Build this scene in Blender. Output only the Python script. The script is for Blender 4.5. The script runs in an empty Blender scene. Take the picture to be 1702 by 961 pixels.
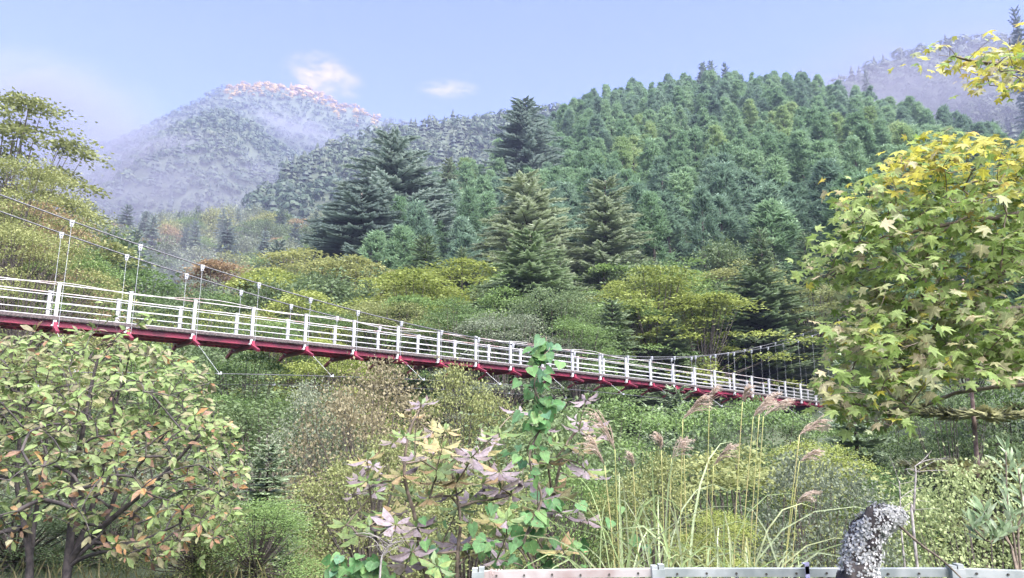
import bpy, bmesh, math, random
import numpy as np
from mathutils import Matrix, Vector
rng = np.random.default_rng(7); random.seed(7)
sc = bpy.context.scene
COL = sc.collection
R = math.radians

# ------------------------------------------------------------------ camera
PITCH, FPX, EYE = R(12.0), 1215.0, 1.6
cam_d = bpy.data.cameras.new('camera'); cam = bpy.data.objects.new('camera', cam_d); COL.objects.link(cam)
cam.location = (0, 0, EYE); cam.rotation_euler = (R(90) + PITCH, 0, 0)
cam_d.sensor_width = 36; cam_d.lens = 36 * FPX / 1702; cam_d.clip_start = .05; cam_d.clip_end = 20000
sc.camera = cam
# ------------------------------------------------------------------ sky, sun, exposure
SUN_EL, SUN_AZ = 56.0, 140.0          # azimuth clockwise from the view direction (+Y)
w = bpy.data.worlds.new('World'); sc.world = w; w.use_nodes = True
nt = w.node_tree; nt.nodes.clear()
sky = nt.nodes.new('ShaderNodeTexSky'); sky.sky_type = 'NISHITA'; sky.sun_disc = False
sky.sun_elevation = R(SUN_EL); sky.sun_rotation = R(SUN_AZ); sky.altitude = 500
sky.air_density = 1.0; sky.dust_density = 1.2; sky.ozone_density = 2.2
bg = nt.nodes.new('ShaderNodeBackground'); bg.inputs[1].default_value = .07
wo = nt.nodes.new('ShaderNodeOutputWorld')
tint = nt.nodes.new('ShaderNodeMix'); tint.data_type = 'RGBA'; tint.blend_type = 'MULTIPLY'; tint.inputs[0].default_value = 1; tint.inputs[7].default_value = (.62, .635, .93, 1)
nt.links.new(sky.outputs[0], tint.inputs[6]); nt.links.new(tint.outputs[2], bg.inputs[0]); nt.links.new(bg.outputs[0], wo.inputs[0])
sl = bpy.data.lights.new('sun', 'SUN'); sun = bpy.data.objects.new('sun', sl); COL.objects.link(sun)
sl.energy = 5.0; sl.angle = R(75); sl.color = (1, .96, .92)
SV = Vector((math.sin(R(SUN_AZ)) * math.cos(R(SUN_EL)), math.cos(R(SUN_AZ)) * math.cos(R(SUN_EL)), math.sin(R(SUN_EL))))
sun.rotation_euler = SV.to_track_quat('Z', 'Y').to_euler()
sc.view_settings.view_transform = 'Standard'; sc.view_settings.look = 'None'
sc.view_settings.exposure = 2.5; sc.view_settings.gamma = 1
sc.render.engine = 'CYCLES'
cy = sc.cycles
cy.max_bounces = 5; cy.diffuse_bounces = 3; cy.glossy_bounces = 1; cy.transmission_bounces = 2; cy.volume_bounces = 0
cy.transparent_max_bounces = 4; cy.use_denoising = True; cy.use_adaptive_sampling = True; cy.adaptive_threshold = .02; cy.volume_step_rate = 4; cy.volume_max_steps = 32
cy.caustics_reflective = False; cy.caustics_refractive = False

# ------------------------------------------------------------------ helpers
CP, SP = math.cos(PITCH), math.sin(PITCH)
def ray(px, py):                       # slopes (X/Y, Z/Y) of the sight line through a point of the photograph
    x = (px - 851) / FPX; y = (480.5 - py) / FPX
    d = CP - y * SP
    return x / d, (SP + y * CP) / d
def at(px, py, Y):
    u, v = ray(px, py)
    return np.array([u * Y, Y, EYE + v * Y])

def fract_hash(ix, iy, seed):
    h = np.sin(ix * 127.1 + iy * 311.7 + seed * 74.7) * 43758.5453
    return h - np.floor(h)
def vnoise(x, y, seed=0):
    ix, iy = np.floor(x), np.floor(y); fx, fy = x - ix, y - iy
    fx = fx * fx * (3 - 2 * fx); fy = fy * fy * (3 - 2 * fy)
    a = fract_hash(ix, iy, seed); b = fract_hash(ix + 1, iy, seed); c = fract_hash(ix, iy + 1, seed); d = fract_hash(ix + 1, iy + 1, seed)
    return (a * (1 - fx) + b * fx) * (1 - fy) + (c * (1 - fx) + d * fx) * fy - .5
def fbm(x, y, seed=0, octv=4):
    s = 0; a = 1
    for k in range(octv):
        s = s + a * vnoise(x, y, seed + k); x = x * 2.03; y = y * 2.03; a *= .5
    return s

class MB:                               # collects vertices and faces for ONE mesh
    def __init__(self): self.v = []; self.f3 = []; self.f4 = []; self.t = []; self.m3 = []; self.m4 = []; self.uv = []; self.n = 0
    def add(self, v, f, tint=None, mi=0, uv=None):
        v = np.asarray(v, float).reshape(-1, 3); f = np.asarray(f, int)
        if f.size:
            (self.f3 if f.shape[1] == 3 else self.f4).append(f + self.n)
            m = np.full(len(f), mi) if np.isscalar(mi) else np.asarray(mi)
            (self.m3 if f.shape[1] == 3 else self.m4).append(m)
        self.v.append(v); self.t.append(np.zeros(len(v)) if tint is None else np.broadcast_to(tint, (len(v),)))
        self.uv.append(np.zeros((len(v), 2)) if uv is None else uv); self.n += len(v)
    def tube(self, pts, rad, sides=5, cap=True):
        pts = np.asarray(pts, float); n = len(pts); rad = np.broadcast_to(rad, (n,))
        tan = np.gradient(pts, axis=0); tan /= np.linalg.norm(tan, axis=1)[:, None] + 1e-9
        ref = np.array([0, 0, 1.]) if abs(tan[:, 2]).mean() < .85 else np.array([1., 0, 0])
        a = np.cross(tan, ref); a /= np.linalg.norm(a, axis=1)[:, None] + 1e-9; b = np.cross(tan, a)
        ang = np.arange(sides) * 2 * math.pi / sides
        ring = pts[:, None] + rad[:, None, None] * (np.cos(ang)[None, :, None] * a[:, None] + np.sin(ang)[None, :, None] * b[:, None])
        i = np.arange(n - 1)[:, None] * sides; j = np.arange(sides)[None]; k = (j + 1) % sides
        f = np.stack([i + j, i + k, i + sides + k, i + sides + j], -1).reshape(-1, 4)
        self.add(ring.reshape(-1, 3), f)
        if cap:
            base = self.n - n * sides
            for off in (0, (n - 1) * sides):
                for q in range(1, sides - 1):
                    self.f3.append(np.array([[base + off, base + off + q, base + off + q + 1]])); self.m3.append(np.zeros(1))
    def box(self, c, ax, ay, az):       # centre and three half-axis vectors
        c, ax, ay, az = [np.asarray(q, float) for q in (c, ax, ay, az)]
        v = [c + i * ax + j * ay + k * az for i in (-1, 1) for j in (-1, 1) for k in (-1, 1)]
        self.add(v, [[0, 1, 3, 2], [4, 6, 7, 5], [0, 4, 5, 1], [2, 3, 7, 6], [0, 2, 6, 4], [1, 5, 7, 3]])
    def leaves(self, C, D, S, L, W, tpl, tint=None, mi=0):   # many copies of a leaf template (along, across, normal)
        tv, tf = tpl; C = np.asarray(C, float); n = len(C)
        if n == 0: return
        D = D / (np.linalg.norm(D, axis=1)[:, None] + 1e-9)
        S = S - (S * D).sum(1)[:, None] * D; S = S / (np.linalg.norm(S, axis=1)[:, None] + 1e-9)
        N = np.cross(S, D)
        L = np.broadcast_to(L, (n,)); W = np.broadcast_to(W, (n,))
        v = C[:, None] + D[:, None] * (tv[None, :, 0:1] * L[:, None, None]) + S[:, None] * (tv[None, :, 1:2] * W[:, None, None]) + N[:, None] * (tv[None, :, 2:3] * L[:, None, None])
        k = len(tv); f = (tf[None] + (np.arange(n) * k)[:, None, None]).reshape(-1, tf.shape[1])
        t = np.repeat(rng.random(n) if tint is None else np.broadcast_to(tint, (n,)), k)
        m = mi if np.isscalar(mi) else np.repeat(mi, len(tf))
        self.add(v.reshape(-1, 3), f, t, m, np.tile(tv[:, :2], (n, 1)))
    def mesh(self, name, mats, smooth=False, uv=False):
        v = np.concatenate(self.v); f3 = np.concatenate(self.f3) if self.f3 else np.zeros((0, 3), int); f4 = np.concatenate(self.f4) if self.f4 else np.zeros((0, 4), int)
        me = bpy.data.meshes.new(name)
        me.vertices.add(len(v)); me.vertices.foreach_set('co', v.astype(np.float32).ravel())
        li = np.concatenate([f3.ravel(), f4.ravel()]).astype(np.int32)
        me.loops.add(len(li)); me.loops.foreach_set('vertex_index', li)
        n3, n4 = len(f3), len(f4); me.polygons.add(n3 + n4)
        me.polygons.foreach_set('loop_start', np.concatenate([np.arange(n3) * 3, n3 * 3 + np.arange(n4) * 4]).astype(np.int32))
        mi = np.concatenate([x for x in self.m3 + self.m4]) if (self.m3 or self.m4) else np.zeros(0)
        for m in (mats if isinstance(mats, (list, tuple)) else [mats]): me.materials.append(m)
        me.polygons.foreach_set('material_index', mi.astype(np.int32))
        me.polygons.foreach_set('use_smooth', np.full(n3 + n4, smooth))
        me.update(calc_edges=True)
        a = me.attributes.new('tint', 'FLOAT', 'POINT'); a.data.foreach_set('value', np.concatenate(self.t).astype(np.float32))
        if uv: a = me.attributes.new('leafuv', 'FLOAT2', 'POINT'); a.data.foreach_set('vector', np.concatenate(self.uv).astype(np.float32).ravel())
        return me

def link(name, me, parent=None):
    o = bpy.data.objects.new(name, me); COL.objects.link(o)
    if parent is not None: o.parent = parent
    return o
def tag(o, label=None, cat=None, group=None, kind=None):
    if label: o['label'] = label
    if cat: o['category'] = cat
    if group: o['group'] = group
    if kind: o['kind'] = kind
    return o
def thing(name, label, cat, loc=(0, 0, 0), rz=0, group=None):
    o = bpy.data.objects.new(name, None); COL.objects.link(o); o.empty_display_size = .2
    o.location = loc; o.rotation_euler = (0, 0, rz)
    return tag(o, label, cat, group)

# ------------------------------------------------------------------ materials
def mat_base(name):
    m = bpy.data.materials.new(name); m.use_nodes = True; n = m.node_tree; n.nodes.clear()
    out = n.nodes.new('ShaderNodeOutputMaterial'); return m, n, out
def N(n, t, **kw):
    x = n.nodes.new(t)
    for k, v in kw.items():
        if isinstance(k, str) and k.startswith('i_'): x.inputs[int(k[2:])].default_value = v
        else: setattr(x, k, v)
    return x
def ramp(n, cols):
    r = n.nodes.new('ShaderNodeValToRGB'); e = r.color_ramp.elements
    for i, c in enumerate(cols):
        if i >= len(e): e.new(1)
        e[i].position = i / (len(cols) - 1)
    for i, c in enumerate(cols): e[i].color = (*c, 1)
    return r
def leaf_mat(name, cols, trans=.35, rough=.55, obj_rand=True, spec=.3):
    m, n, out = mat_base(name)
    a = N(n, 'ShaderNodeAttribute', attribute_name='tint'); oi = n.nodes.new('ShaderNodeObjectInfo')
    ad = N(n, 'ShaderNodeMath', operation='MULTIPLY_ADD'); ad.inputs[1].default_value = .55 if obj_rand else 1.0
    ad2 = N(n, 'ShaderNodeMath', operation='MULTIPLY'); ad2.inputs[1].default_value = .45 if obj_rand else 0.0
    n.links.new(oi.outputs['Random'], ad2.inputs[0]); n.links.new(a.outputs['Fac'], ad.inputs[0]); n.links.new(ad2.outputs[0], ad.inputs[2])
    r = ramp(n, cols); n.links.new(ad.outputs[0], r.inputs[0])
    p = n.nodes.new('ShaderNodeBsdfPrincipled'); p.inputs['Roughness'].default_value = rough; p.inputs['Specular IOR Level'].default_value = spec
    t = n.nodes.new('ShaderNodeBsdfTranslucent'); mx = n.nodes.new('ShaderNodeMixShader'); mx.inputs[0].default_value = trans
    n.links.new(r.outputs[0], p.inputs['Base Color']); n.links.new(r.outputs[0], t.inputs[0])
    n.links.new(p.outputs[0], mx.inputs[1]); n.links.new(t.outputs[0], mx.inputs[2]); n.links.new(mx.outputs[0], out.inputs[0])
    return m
def big_leaf_mat(name, cols, trans=.3, rough=.5):       # near leaves: object random picks the colour, noise mottles it
    m, n, out = mat_base(name)
    a = N(n, 'ShaderNodeAttribute', attribute_name='tint'); oi = n.nodes.new('ShaderNodeObjectInfo')
    ad = N(n, 'ShaderNodeMath', operation='ADD'); fr = N(n, 'ShaderNodeMath', operation='FRACT')
    n.links.new(oi.outputs['Random'], ad.inputs[0]); n.links.new(a.outputs['Fac'], ad.inputs[1]); n.links.new(ad.outputs[0], fr.inputs[0])
    r = ramp(n, cols); n.links.new(fr.outputs[0], r.inputs[0])
    tc = n.nodes.new('ShaderNodeNewGeometry'); nz = n.nodes.new('ShaderNodeTexNoise'); nz.inputs['Scale'].default_value = 38; nz.inputs['Detail'].default_value = 4
    n.links.new(tc.outputs['Position'], nz.inputs['Vector'])
    mp = n.nodes.new('ShaderNodeMapRange'); mp.inputs[1].default_value = .3; mp.inputs[2].default_value = .7; mp.inputs[3].default_value = .72; mp.inputs[4].default_value = 1.22
    n.links.new(nz.outputs[0], mp.inputs[0])
    la = N(n, 'ShaderNodeAttribute', attribute_name='leafuv'); sp = n.nodes.new('ShaderNodeSeparateXYZ'); n.links.new(la.outputs['Vector'], sp.inputs[0])
    def mth(op, a_, b_=None, c_=None):
        x = N(n, 'ShaderNodeMath', operation=op)
        for i_, q in enumerate((a_, b_, c_)):
            if q is None: continue
            if isinstance(q, (int, float)): x.inputs[i_].default_value = q
            else: n.links.new(q, x.inputs[i_])
        return x.outputs[0]
    ab = mth('ABSOLUTE', sp.outputs[1]); sv = mth('SINE', mth('MULTIPLY', mth('MULTIPLY_ADD', ab, -.8, sp.outputs[0]), 52.0)); veins = mth('MULTIPLY_ADD', mth('POWER', mth('MULTIPLY_ADD', sv, .5, .5), 8.0), .22, 1.0)
    rib = mth('MULTIPLY_ADD', mth('LESS_THAN', ab, .022), .35, veins); tot = mth('MULTIPLY', rib, mp.outputs[0])
    n2 = n.nodes.new('ShaderNodeTexNoise'); n2.inputs['Scale'].default_value = 55; n2.inputs['Detail'].default_value = 2; n.links.new(tc.outputs['Position'], n2.inputs['Vector'])
    spot = n.nodes.new('ShaderNodeMapRange'); spot.inputs[1].default_value = .62; spot.inputs[2].default_value = .70; n.links.new(n2.outputs[0], spot.inputs[0])
    mb = n.nodes.new('ShaderNodeMix'); mb.data_type = 'RGBA'; n.links.new(mth('MULTIPLY', spot.outputs[0], .7), mb.inputs[0]); n.links.new(r.outputs[0], mb.inputs[6]); mb.inputs[7].default_value = (.16, .10, .05, 1)
    mu = N(n, 'ShaderNodeVectorMath', operation='SCALE'); n.links.new(mb.outputs[2], mu.inputs[0]); n.links.new(tot, mu.inputs['Scale'])
    p = n.nodes.new('ShaderNodeBsdfPrincipled'); p.inputs['Roughness'].default_value = rough; p.inputs['Specular IOR Level'].default_value = .22
    t = n.nodes.new('ShaderNodeBsdfTranslucent'); mx = n.nodes.new('ShaderNodeMixShader'); mx.inputs[0].default_value = trans
    n.links.new(mu.outputs[0], p.inputs['Base Color']); n.links.new(mu.outputs[0], t.inputs[0])
    n.links.new(p.outputs[0], mx.inputs[1]); n.links.new(t.outputs[0], mx.inputs[2]); n.links.new(mx.outputs[0], out.inputs[0])
    return m
def solid_mat(name, c1, c2, scale=6, rough=.6, metal=0, bump=0, detail=5, lo=.4, hi=.62):
    m, n, out = mat_base(name)
    tc = n.nodes.new('ShaderNodeTexCoord'); nz = n.nodes.new('ShaderNodeTexNoise'); nz.inputs['Scale'].default_value = scale; nz.inputs['Detail'].default_value = detail
    n.links.new(tc.outputs['Object'], nz.inputs['Vector'])
    r = ramp(n, [c1, c2]); r.color_ramp.elements[0].position = lo; r.color_ramp.elements[1].position = hi
    n.links.new(nz.outputs[0], r.inputs[0])
    p = n.nodes.new('ShaderNodeBsdfPrincipled'); p.inputs['Roughness'].default_value = rough; p.inputs['Metallic'].default_value = metal
    n.links.new(r.outputs[0], p.inputs['Base Color'])
    if bump:
        b = n.nodes.new('ShaderNodeBump'); b.inputs['Strength'].default_value = bump; b.inputs['Distance'].default_value = .02
        n.links.new(nz.outputs[0], b.inputs['Height']); n.links.new(b.outputs[0], p.inputs['Normal'])
    n.links.new(p.outputs[0], out.inputs[0]); return m

M = {}
M['ground'] = solid_mat('forest_floor', (.028, .042, .022), (.055, .07, .035), .35, .95, bump=.3)
M['bark'] = solid_mat('bark', (.05, .04, .035), (.13, .11, .09), 9, .9, bump=.5)
M['bark_dark'] = solid_mat('dark_bark', (.035, .03, .03), (.09, .075, .07), 14, .9, bump=.5)
M['bark_red'] = solid_mat('reddish_bark', (.12, .075, .06), (.26, .19, .16), 7, .9, bump=.6)
M['bark_pale'] = solid_mat('pale_dead_wood', (.18, .16, .15), (.36, .33, .31), 12, .85, bump=.4)
M['twig'] = solid_mat('twig', (.10, .08, .06), (.22, .17, .13), 20, .85)
M['stalk'] = solid_mat('grass_stalk', (.30, .32, .10), (.42, .36, .16), 8, .6)
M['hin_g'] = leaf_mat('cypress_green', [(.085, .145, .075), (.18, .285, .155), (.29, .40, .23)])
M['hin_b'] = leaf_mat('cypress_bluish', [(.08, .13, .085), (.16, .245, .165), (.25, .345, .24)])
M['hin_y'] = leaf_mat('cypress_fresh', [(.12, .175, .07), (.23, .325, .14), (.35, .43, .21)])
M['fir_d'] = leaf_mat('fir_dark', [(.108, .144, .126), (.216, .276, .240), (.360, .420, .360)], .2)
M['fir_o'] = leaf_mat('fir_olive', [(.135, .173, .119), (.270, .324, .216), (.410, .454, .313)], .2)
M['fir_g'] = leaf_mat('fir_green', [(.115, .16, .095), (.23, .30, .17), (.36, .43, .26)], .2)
M['pine'] = leaf_mat('pine_needles', [(.084, .096, .048), (.192, .204, .096), (.324, .312, .156)], .2)
M['yg'] = leaf_mat('leaves_yellow_green', [(.123, .164, .037), (.246, .287, .070), (.361, .385, .123)])
M['green'] = leaf_mat('leaves_green', [(.060, .104, .038), (.133, .209, .065), (.220, .309, .099)])
M['olive'] = leaf_mat('leaves_olive', [(.104, .122, .048), (.220, .245, .091), (.354, .354, .135)])
M['deep'] = leaf_mat('leaves_deep_green', [(.049, .079, .035), (.101, .146, .062), (.167, .220, .093)])
M['rust'] = leaf_mat('leaves_rusty', [(.16, .10, .06), (.28, .20, .11), (.36, .29, .16)])
M['dry'] = leaf_mat('leaves_dry', [(.128, .119, .068), (.255, .221, .128), (.357, .306, .187)])
M['grey'] = leaf_mat('leaves_grey_green', [(.099, .121, .083), (.187, .220, .143), (.286, .308, .209)])
M['pale'] = leaf_mat('leaves_pale_green', [(.117, .166, .069), (.243, .303, .127), (.370, .410, .195)])
M['far'] = leaf_mat('far_forest_leaves', [(.023, .043, .023), (.038, .068, .034), (.053, .081, .037), (.069, .086, .043)], .2, obj_rand=False)
M['farc'] = leaf_mat('far_conifers', [(.020, .037, .027), (.037, .060, .040), (.060, .081, .047)], .2, obj_rand=False)
M['farglow'] = leaf_mat('summit_scrub_painted_glow', [(.14, .085, .012), (.24, .15, .02), (.34, .22, .035)], .2, obj_rand=False)  # russet scrub with the crest's sunrise glow painted into its colour
M['white'] = solid_mat('white_paint', (.36, .36, .36), (.56, .56, .575), 2.6, .5, lo=.3, hi=.5)
M['rail_pink'] = solid_mat('faded_rail_paint', (.40, .27, .26), (.56, .53, .53), 1.6, .5, lo=.36, hi=.5)
M['red'] = solid_mat('crimson_paint', (.13, .014, .03), (.27, .022, .055), 2.2, .5)
M['deck'] = solid_mat('weathered_planks', (.055, .045, .045), (.12, .095, .09), 20, .85)
M['cable'] = solid_mat('cable_steel', (.07, .07, .075), (.14, .14, .15), 30, .5, .4)
M['wire'] = solid_mat('galvanised_wire', (.33, .34, .36), (.52, .53, .55), 30, .5, .2)
M['galv'] = solid_mat('galvanised_steel', (.28, .31, .30), (.46, .48, .47), 7, .5, .25, bump=.05)
M['galv_rust'] = solid_mat('rust_stained_steel', (.33, .25, .23), (.46, .42, .40), 6, .6, .1)
M['hole'] = solid_mat('dark_bolt_hole', (.03, .03, .03), (.07, .06, .05), 30, .7)
M['tape'] = solid_mat('lilac_tape', (.34, .32, .50), (.44, .42, .62), 9, .5)
M['concrete'] = solid_mat('concrete', (.28, .27, .26), (.42, .41, .40), 2, .9, bump=.2)
M['rock'] = solid_mat('rock_painted_glow', (.12, .075, .035), (.24, .155, .08), .05, .9, bump=.5)  # ochre carries the low sun's warmth on the summit crags
M['asphalt'] = solid_mat('asphalt', (.045, .045, .047), (.07, .07, .072), 30, .9, bump=.3)
M['water'] = solid_mat('river_water', (.05, .07, .07), (.10, .13, .12), .6, .15)

# ------------------------------------------------------------------ terrain
def prof(pts):                          # skyline of a hill: photo points and distances -> interpolation over azimuth
    th, el, rr = [], [], []
    for px, py, r in pts:
        u, v = ray(px, py); t = math.atan(u); th.append(t); el.append(v * math.cos(t)); rr.append(r)
    o = np.argsort(th); return np.array(th)[o], np.array(el)[o], np.array(rr)[o]
class Hill:
    def __init__(s, pts, tree, foot, base, p, back, amp, freq, seed, fade=.25):
        s.th, s.el, s.rr = prof(pts); s.tree, s.foot, s.base, s.p, s.back, s.amp, s.freq, s.seed, s.fade = tree, foot, base, p, back, amp, freq, seed, fade
    def ridge(s, th): return np.interp(th, s.th, s.rr)
    def h(s, th, r):
        R_ = np.interp(th, s.th, s.rr); z = EYE + R_ * np.interp(th, s.th, s.el) - s.tree
        out = np.maximum(s.th[0] - th, 0) + np.maximum(th - s.th[-1], 0)
        z = z * np.clip(1 - out / s.fade, -1, 1) - 40 * np.clip(out / s.fade - .6, 0, 4)
        t = np.clip((r - s.foot) / (R_ - s.foot), 0, 1)
        front = s.base + (z - s.base) * t ** s.p
        x, y = r * np.sin(th), r * np.cos(th)
        n = fbm(x * s.freq, y * s.freq, s.seed) * s.amp * np.clip(t, 0, 1) * np.clip((1 - t) * 2.5, .0, 1)
        return np.where(r <= R_, front + n - np.maximum(0, s.foot - r) * .3, z - s.back * (r - R_))
HA = Hill([(330, 480, 70), (430, 452, 78), (550, 420, 90), (640, 362, 120), (740, 315, 150), (850, 258, 190), (920, 215, 225), (985, 176, 255), (1050, 158, 270), (1180, 142, 280), (1330, 143, 275), (1440, 172, 255), (1560, 212, 230), (1702, 245, 205), (1900, 300, 190), (2200, 330, 180)],
          8, 52, 3.5, 1.12, .35, 10, .02, 3, .4)
HG = Hill([(-500, 330, 150), (-150, 320, 165), (0, 335, 180), (130, 352, 190), (250, 357, 200), (330, 350, 215), (450, 335, 235), (530, 322, 250), (620, 330, 260), (760, 380, 270)],
          15, 62, -2, 1.15, .25, 9, .025, 9, .25)
HB = Hill([(380, 345, 480), (430, 300, 500), (500, 252, 530), (560, 222, 560), (620, 203, 580), (700, 192, 600), (800, 177, 620), (870, 166, 620), (990, 161, 620), (1150, 175, 600), (1400, 220, 560)],
          10, 230, 10, 1.05, .3, 40, .009, 21, .2)
HC = Hill([(20, 345, 850), (90, 318, 860), (150, 292, 880), (210, 252, 900), (260, 220, 920), (320, 192, 930), (372, 177, 940), (420, 200, 950), (480, 245, 960), (530, 285, 960), (600, 330, 950)],
          9, 420, 25, 1.0, .5, 90, .006, 33, .15)
HD = Hill([(60, 300, 1450), (130, 262, 1450), (220, 220, 1430), (300, 180, 1420), (350, 155, 1410), (378, 143, 1400), (430, 138, 1400), (480, 144, 1390), (508, 143, 1390), (540, 158, 1390), (562, 174, 1390), (584, 172, 1380), (604, 181, 1380), (625, 194, 1380), (700, 206, 1380), (800, 230, 1380)],
          4, 800, 60, .95, .5, 130, .0045, 45, .15)
HF = Hill([(-200, 250, 1500), (-60, 262, 1500), (60, 262, 1500), (120, 246, 1500), (170, 236, 1500), (215, 242, 1500), (280, 280, 1500)], 8, 900, 60, 1, .4, 60, .006, 51, .15)
HE = Hill([(1220, 205, 640), (1300, 165, 650), (1380, 128, 660), (1450, 94, 670), (1540, 60, 680), (1600, 50, 690), (1650, 50, 690), (1702, 44, 700), (1850, 20, 720), (2100, -20, 760), (2600, -20, 800)],
          10, 300, 20, 1.05, .35, 40, .009, 63, .3)
HILLS = [HA, HG, HB, HC, HD, HF, HE]
def T(X, Y, detail=True):
    X, Y = np.asarray(X, float), np.asarray(Y, float)
    r = np.hypot(X, Y) + 1e-6; th = np.arctan2(X, Y)
    s = (X - 4) * .761 + (Y - 31) * .6485
    v = np.interp(s, [-400, -90, -45, -38, -27, -19.4, -17.5, -6, 5, 22, 40, 90, 600], [70, 25, 6, 4.4, .1, 0, -.9, -9.2, -9.6, 1.5, 5, 14, 40])
    v = v + fbm(X * .09, Y * .09, 5) * 1.6 * np.clip((np.abs(s + 23) - 6) / 8, 0, 1)
    front = np.abs(th) < 1.35
    z = v
    for h in HILLS:
        hz = h.h(np.where(front, th, 1.35), r); z = np.where(front & (r > 40), np.maximum(z, hz), z)
    return z
def Tz(x, y): return float(T(np.array([x]), np.array([y]))[0])
azf = np.linspace(-.72, .80, 420); azb = np.concatenate([np.linspace(.80, 2 * math.pi - .72, 110)[1:-1]])
az = np.concatenate([azf, azb]); na = len(az)
rad = np.concatenate([[.01], np.geomspace(1.2, 60, 60), np.geomspace(62, 320, 70), np.geomspace(325, 1700, 110), np.linspace(1730, 1860, 5)])
AZ, RD = np.meshgrid(az, rad); GX, GY = RD * np.sin(AZ), RD * np.cos(AZ); GZ = T(GX, GY) - .02
b = MB(); i = np.arange(len(rad) - 1)[:, None] * na; j = np.arange(na)[None]; k = (j + 1) % na
b.add(np.stack([GX, GY, GZ], -1).reshape(-1, 3), np.stack([i + j, i + na + j, i + na + k, i + k], -1).reshape(-1, 4))
g = link('ground', b.mesh('ground', M['ground'], True)); tag(g, 'forested valley ground rising into mountains', kind='structure')
# the road the picture is taken from, and the river at the valley bottom
RD0 = np.array([-.6485, .761]); RN = np.array([.761, .6485])       # along the valley / across it
def strip(name, s0, s1, t0, t1, z, m, label, n=60):
    b = MB(); ts = np.linspace(t0, t1, n); P = []
    for t in ts:
        for s in (s0, s1):
            q = np.array([4, 31]) + RN * s + RD0 * t; P.append((q[0], q[1], z if z is not None else Tz(*q) + .03))
    f = [[2 * i, 2 * i + 1, 2 * i + 3, 2 * i + 2] for i in range(n - 1)]
    b.add(P, f); o = link(name, b.mesh(name, m, True)); tag(o, label, kind='structure'); return o
strip('road', -27.4, -23.3, -60, 60, None, M['asphalt'], 'grey asphalt road along the valley edge', 90)
strip('river', -3.2, 3.0, -120, 60, -9.32, M['water'], 'dark river at the bottom of the valley')

# ------------------------------------------------------------------ leaf templates (along, across, normal)
DIAMOND = (np.array([[0, 0, 0], [.45, .5, .05], [1, 0, -.06], [.45, -.5, .05]], float), np.array([[0, 1, 2, 3]]))
OVAL = (np.array([[0, 0, 0], [.25, .33, .05], [.62, .46, .04], [1, 0, -.10], [.62, -.46, .04], [.25, -.33, .05], [.32, 0, 0], [.68, 0, -.02]], float),
        np.array([[0, 6, 1], [1, 6, 7], [1, 7, 2], [2, 7, 3], [0, 5, 6], [5, 7, 6], [5, 4, 7], [4, 3, 7]]))
def star_leaf():
    v = [[.30, 0, 0]]; angs = np.radians([-150, -105, -52, 0, 52, 105, 150]); ln = [.34, .56, .72, .78, .72, .56, .34]
    for i_, (a, l) in enumerate(zip(angs, ln)):
        if i_:
            am = (angs[i_ - 1] + a) / 2; v.append([.30 + .33 * math.cos(am), .33 * math.sin(am), .0])
        for da, fl in ((-.25, .64), (0, 1), (.25, .64)):
            v.append([.30 + l * fl * math.cos(a + da), l * fl * math.sin(a + da), -.13 * (fl * l) ** 2])
    n = len(v); v = np.array(v); v[:, 1] *= .82
    return v, np.array([[0, q, q + 1] for q in range(1, n - 1)] + [[0, n - 1, 1]])
STAR = star_leaf()
HEART = (np.array([[.12, 0, 0], [0, .22, .03], [.16, .46, .03], [.5, .42, 0], [1, 0, -.1], [.5, -.42, 0], [.16, -.46, .03], [0, -.22, .03], [.5, 0, -.03]], float),
         np.array([[0, 8, 1], [1, 8, 2], [2, 8, 3], [3, 8, 4], [0, 7, 8], [7, 6, 8], [6, 5, 8], [5, 4, 8]]))
def unit(v): return v / (np.linalg.norm(v, axis=-1, keepdims=True) + 1e-9)
def rnd_dir(n):
    return unit(rng.normal(size=(n, 3)))

# ------------------------------------------------------------------ tree kinds (each is trunk + crown meshes, unit size in metres)
def proto_cypress(seed, H=17, Rm=2.9):
    c = MB(); tr = MB(); tr.tube([(0, 0, -1.5), (0, 0, H * .5), (0, 0, H * .97)], [.24, .15, .03], 6)
    nt_ = 150; z = .12 + .88 * rng.random(nt_) ** .75; a = rng.random(nt_) * 6.283 + seed
    lump = 1 + .25 * np.sin(a * 3 + z * 9 + seed)
    rad_ = Rm * np.clip((1.02 - z), .04, 1) ** .5 * np.clip(z * 5, .4, 1) * lump * (.7 + .4 * rng.random(nt_))
    P = np.stack([np.cos(a) * rad_, np.sin(a) * rad_, z * H], 1)
    for q in range(nt_):
        o = unit(np.array([math.cos(a[q]), math.sin(a[q]), .45 + .9 * z[q] ** 3])); k = 42
        d = unit(o + rng.normal(size=(k, 3)) * .55); st = P[q] - o * .5 + rng.normal(size=(k, 3)) * .22
        d[:, 2] -= .12
        c.leaves(st, d, np.cross(d, [0, 0, 1.]) + rng.normal(size=(k, 3)) * .5, .38 + .40 * rng.random(k), .11 + .08 * rng.random(k), DIAMOND, np.clip(.25 + .45 * rng.random(k) + .3 * rng.random(), 0, 1))
        if q % 3 == 0: tr.tube([(0, 0, P[q][2] - rad_[q] * .3), P[q]], [.05, .015], 3, False)
    return tr, c
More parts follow.
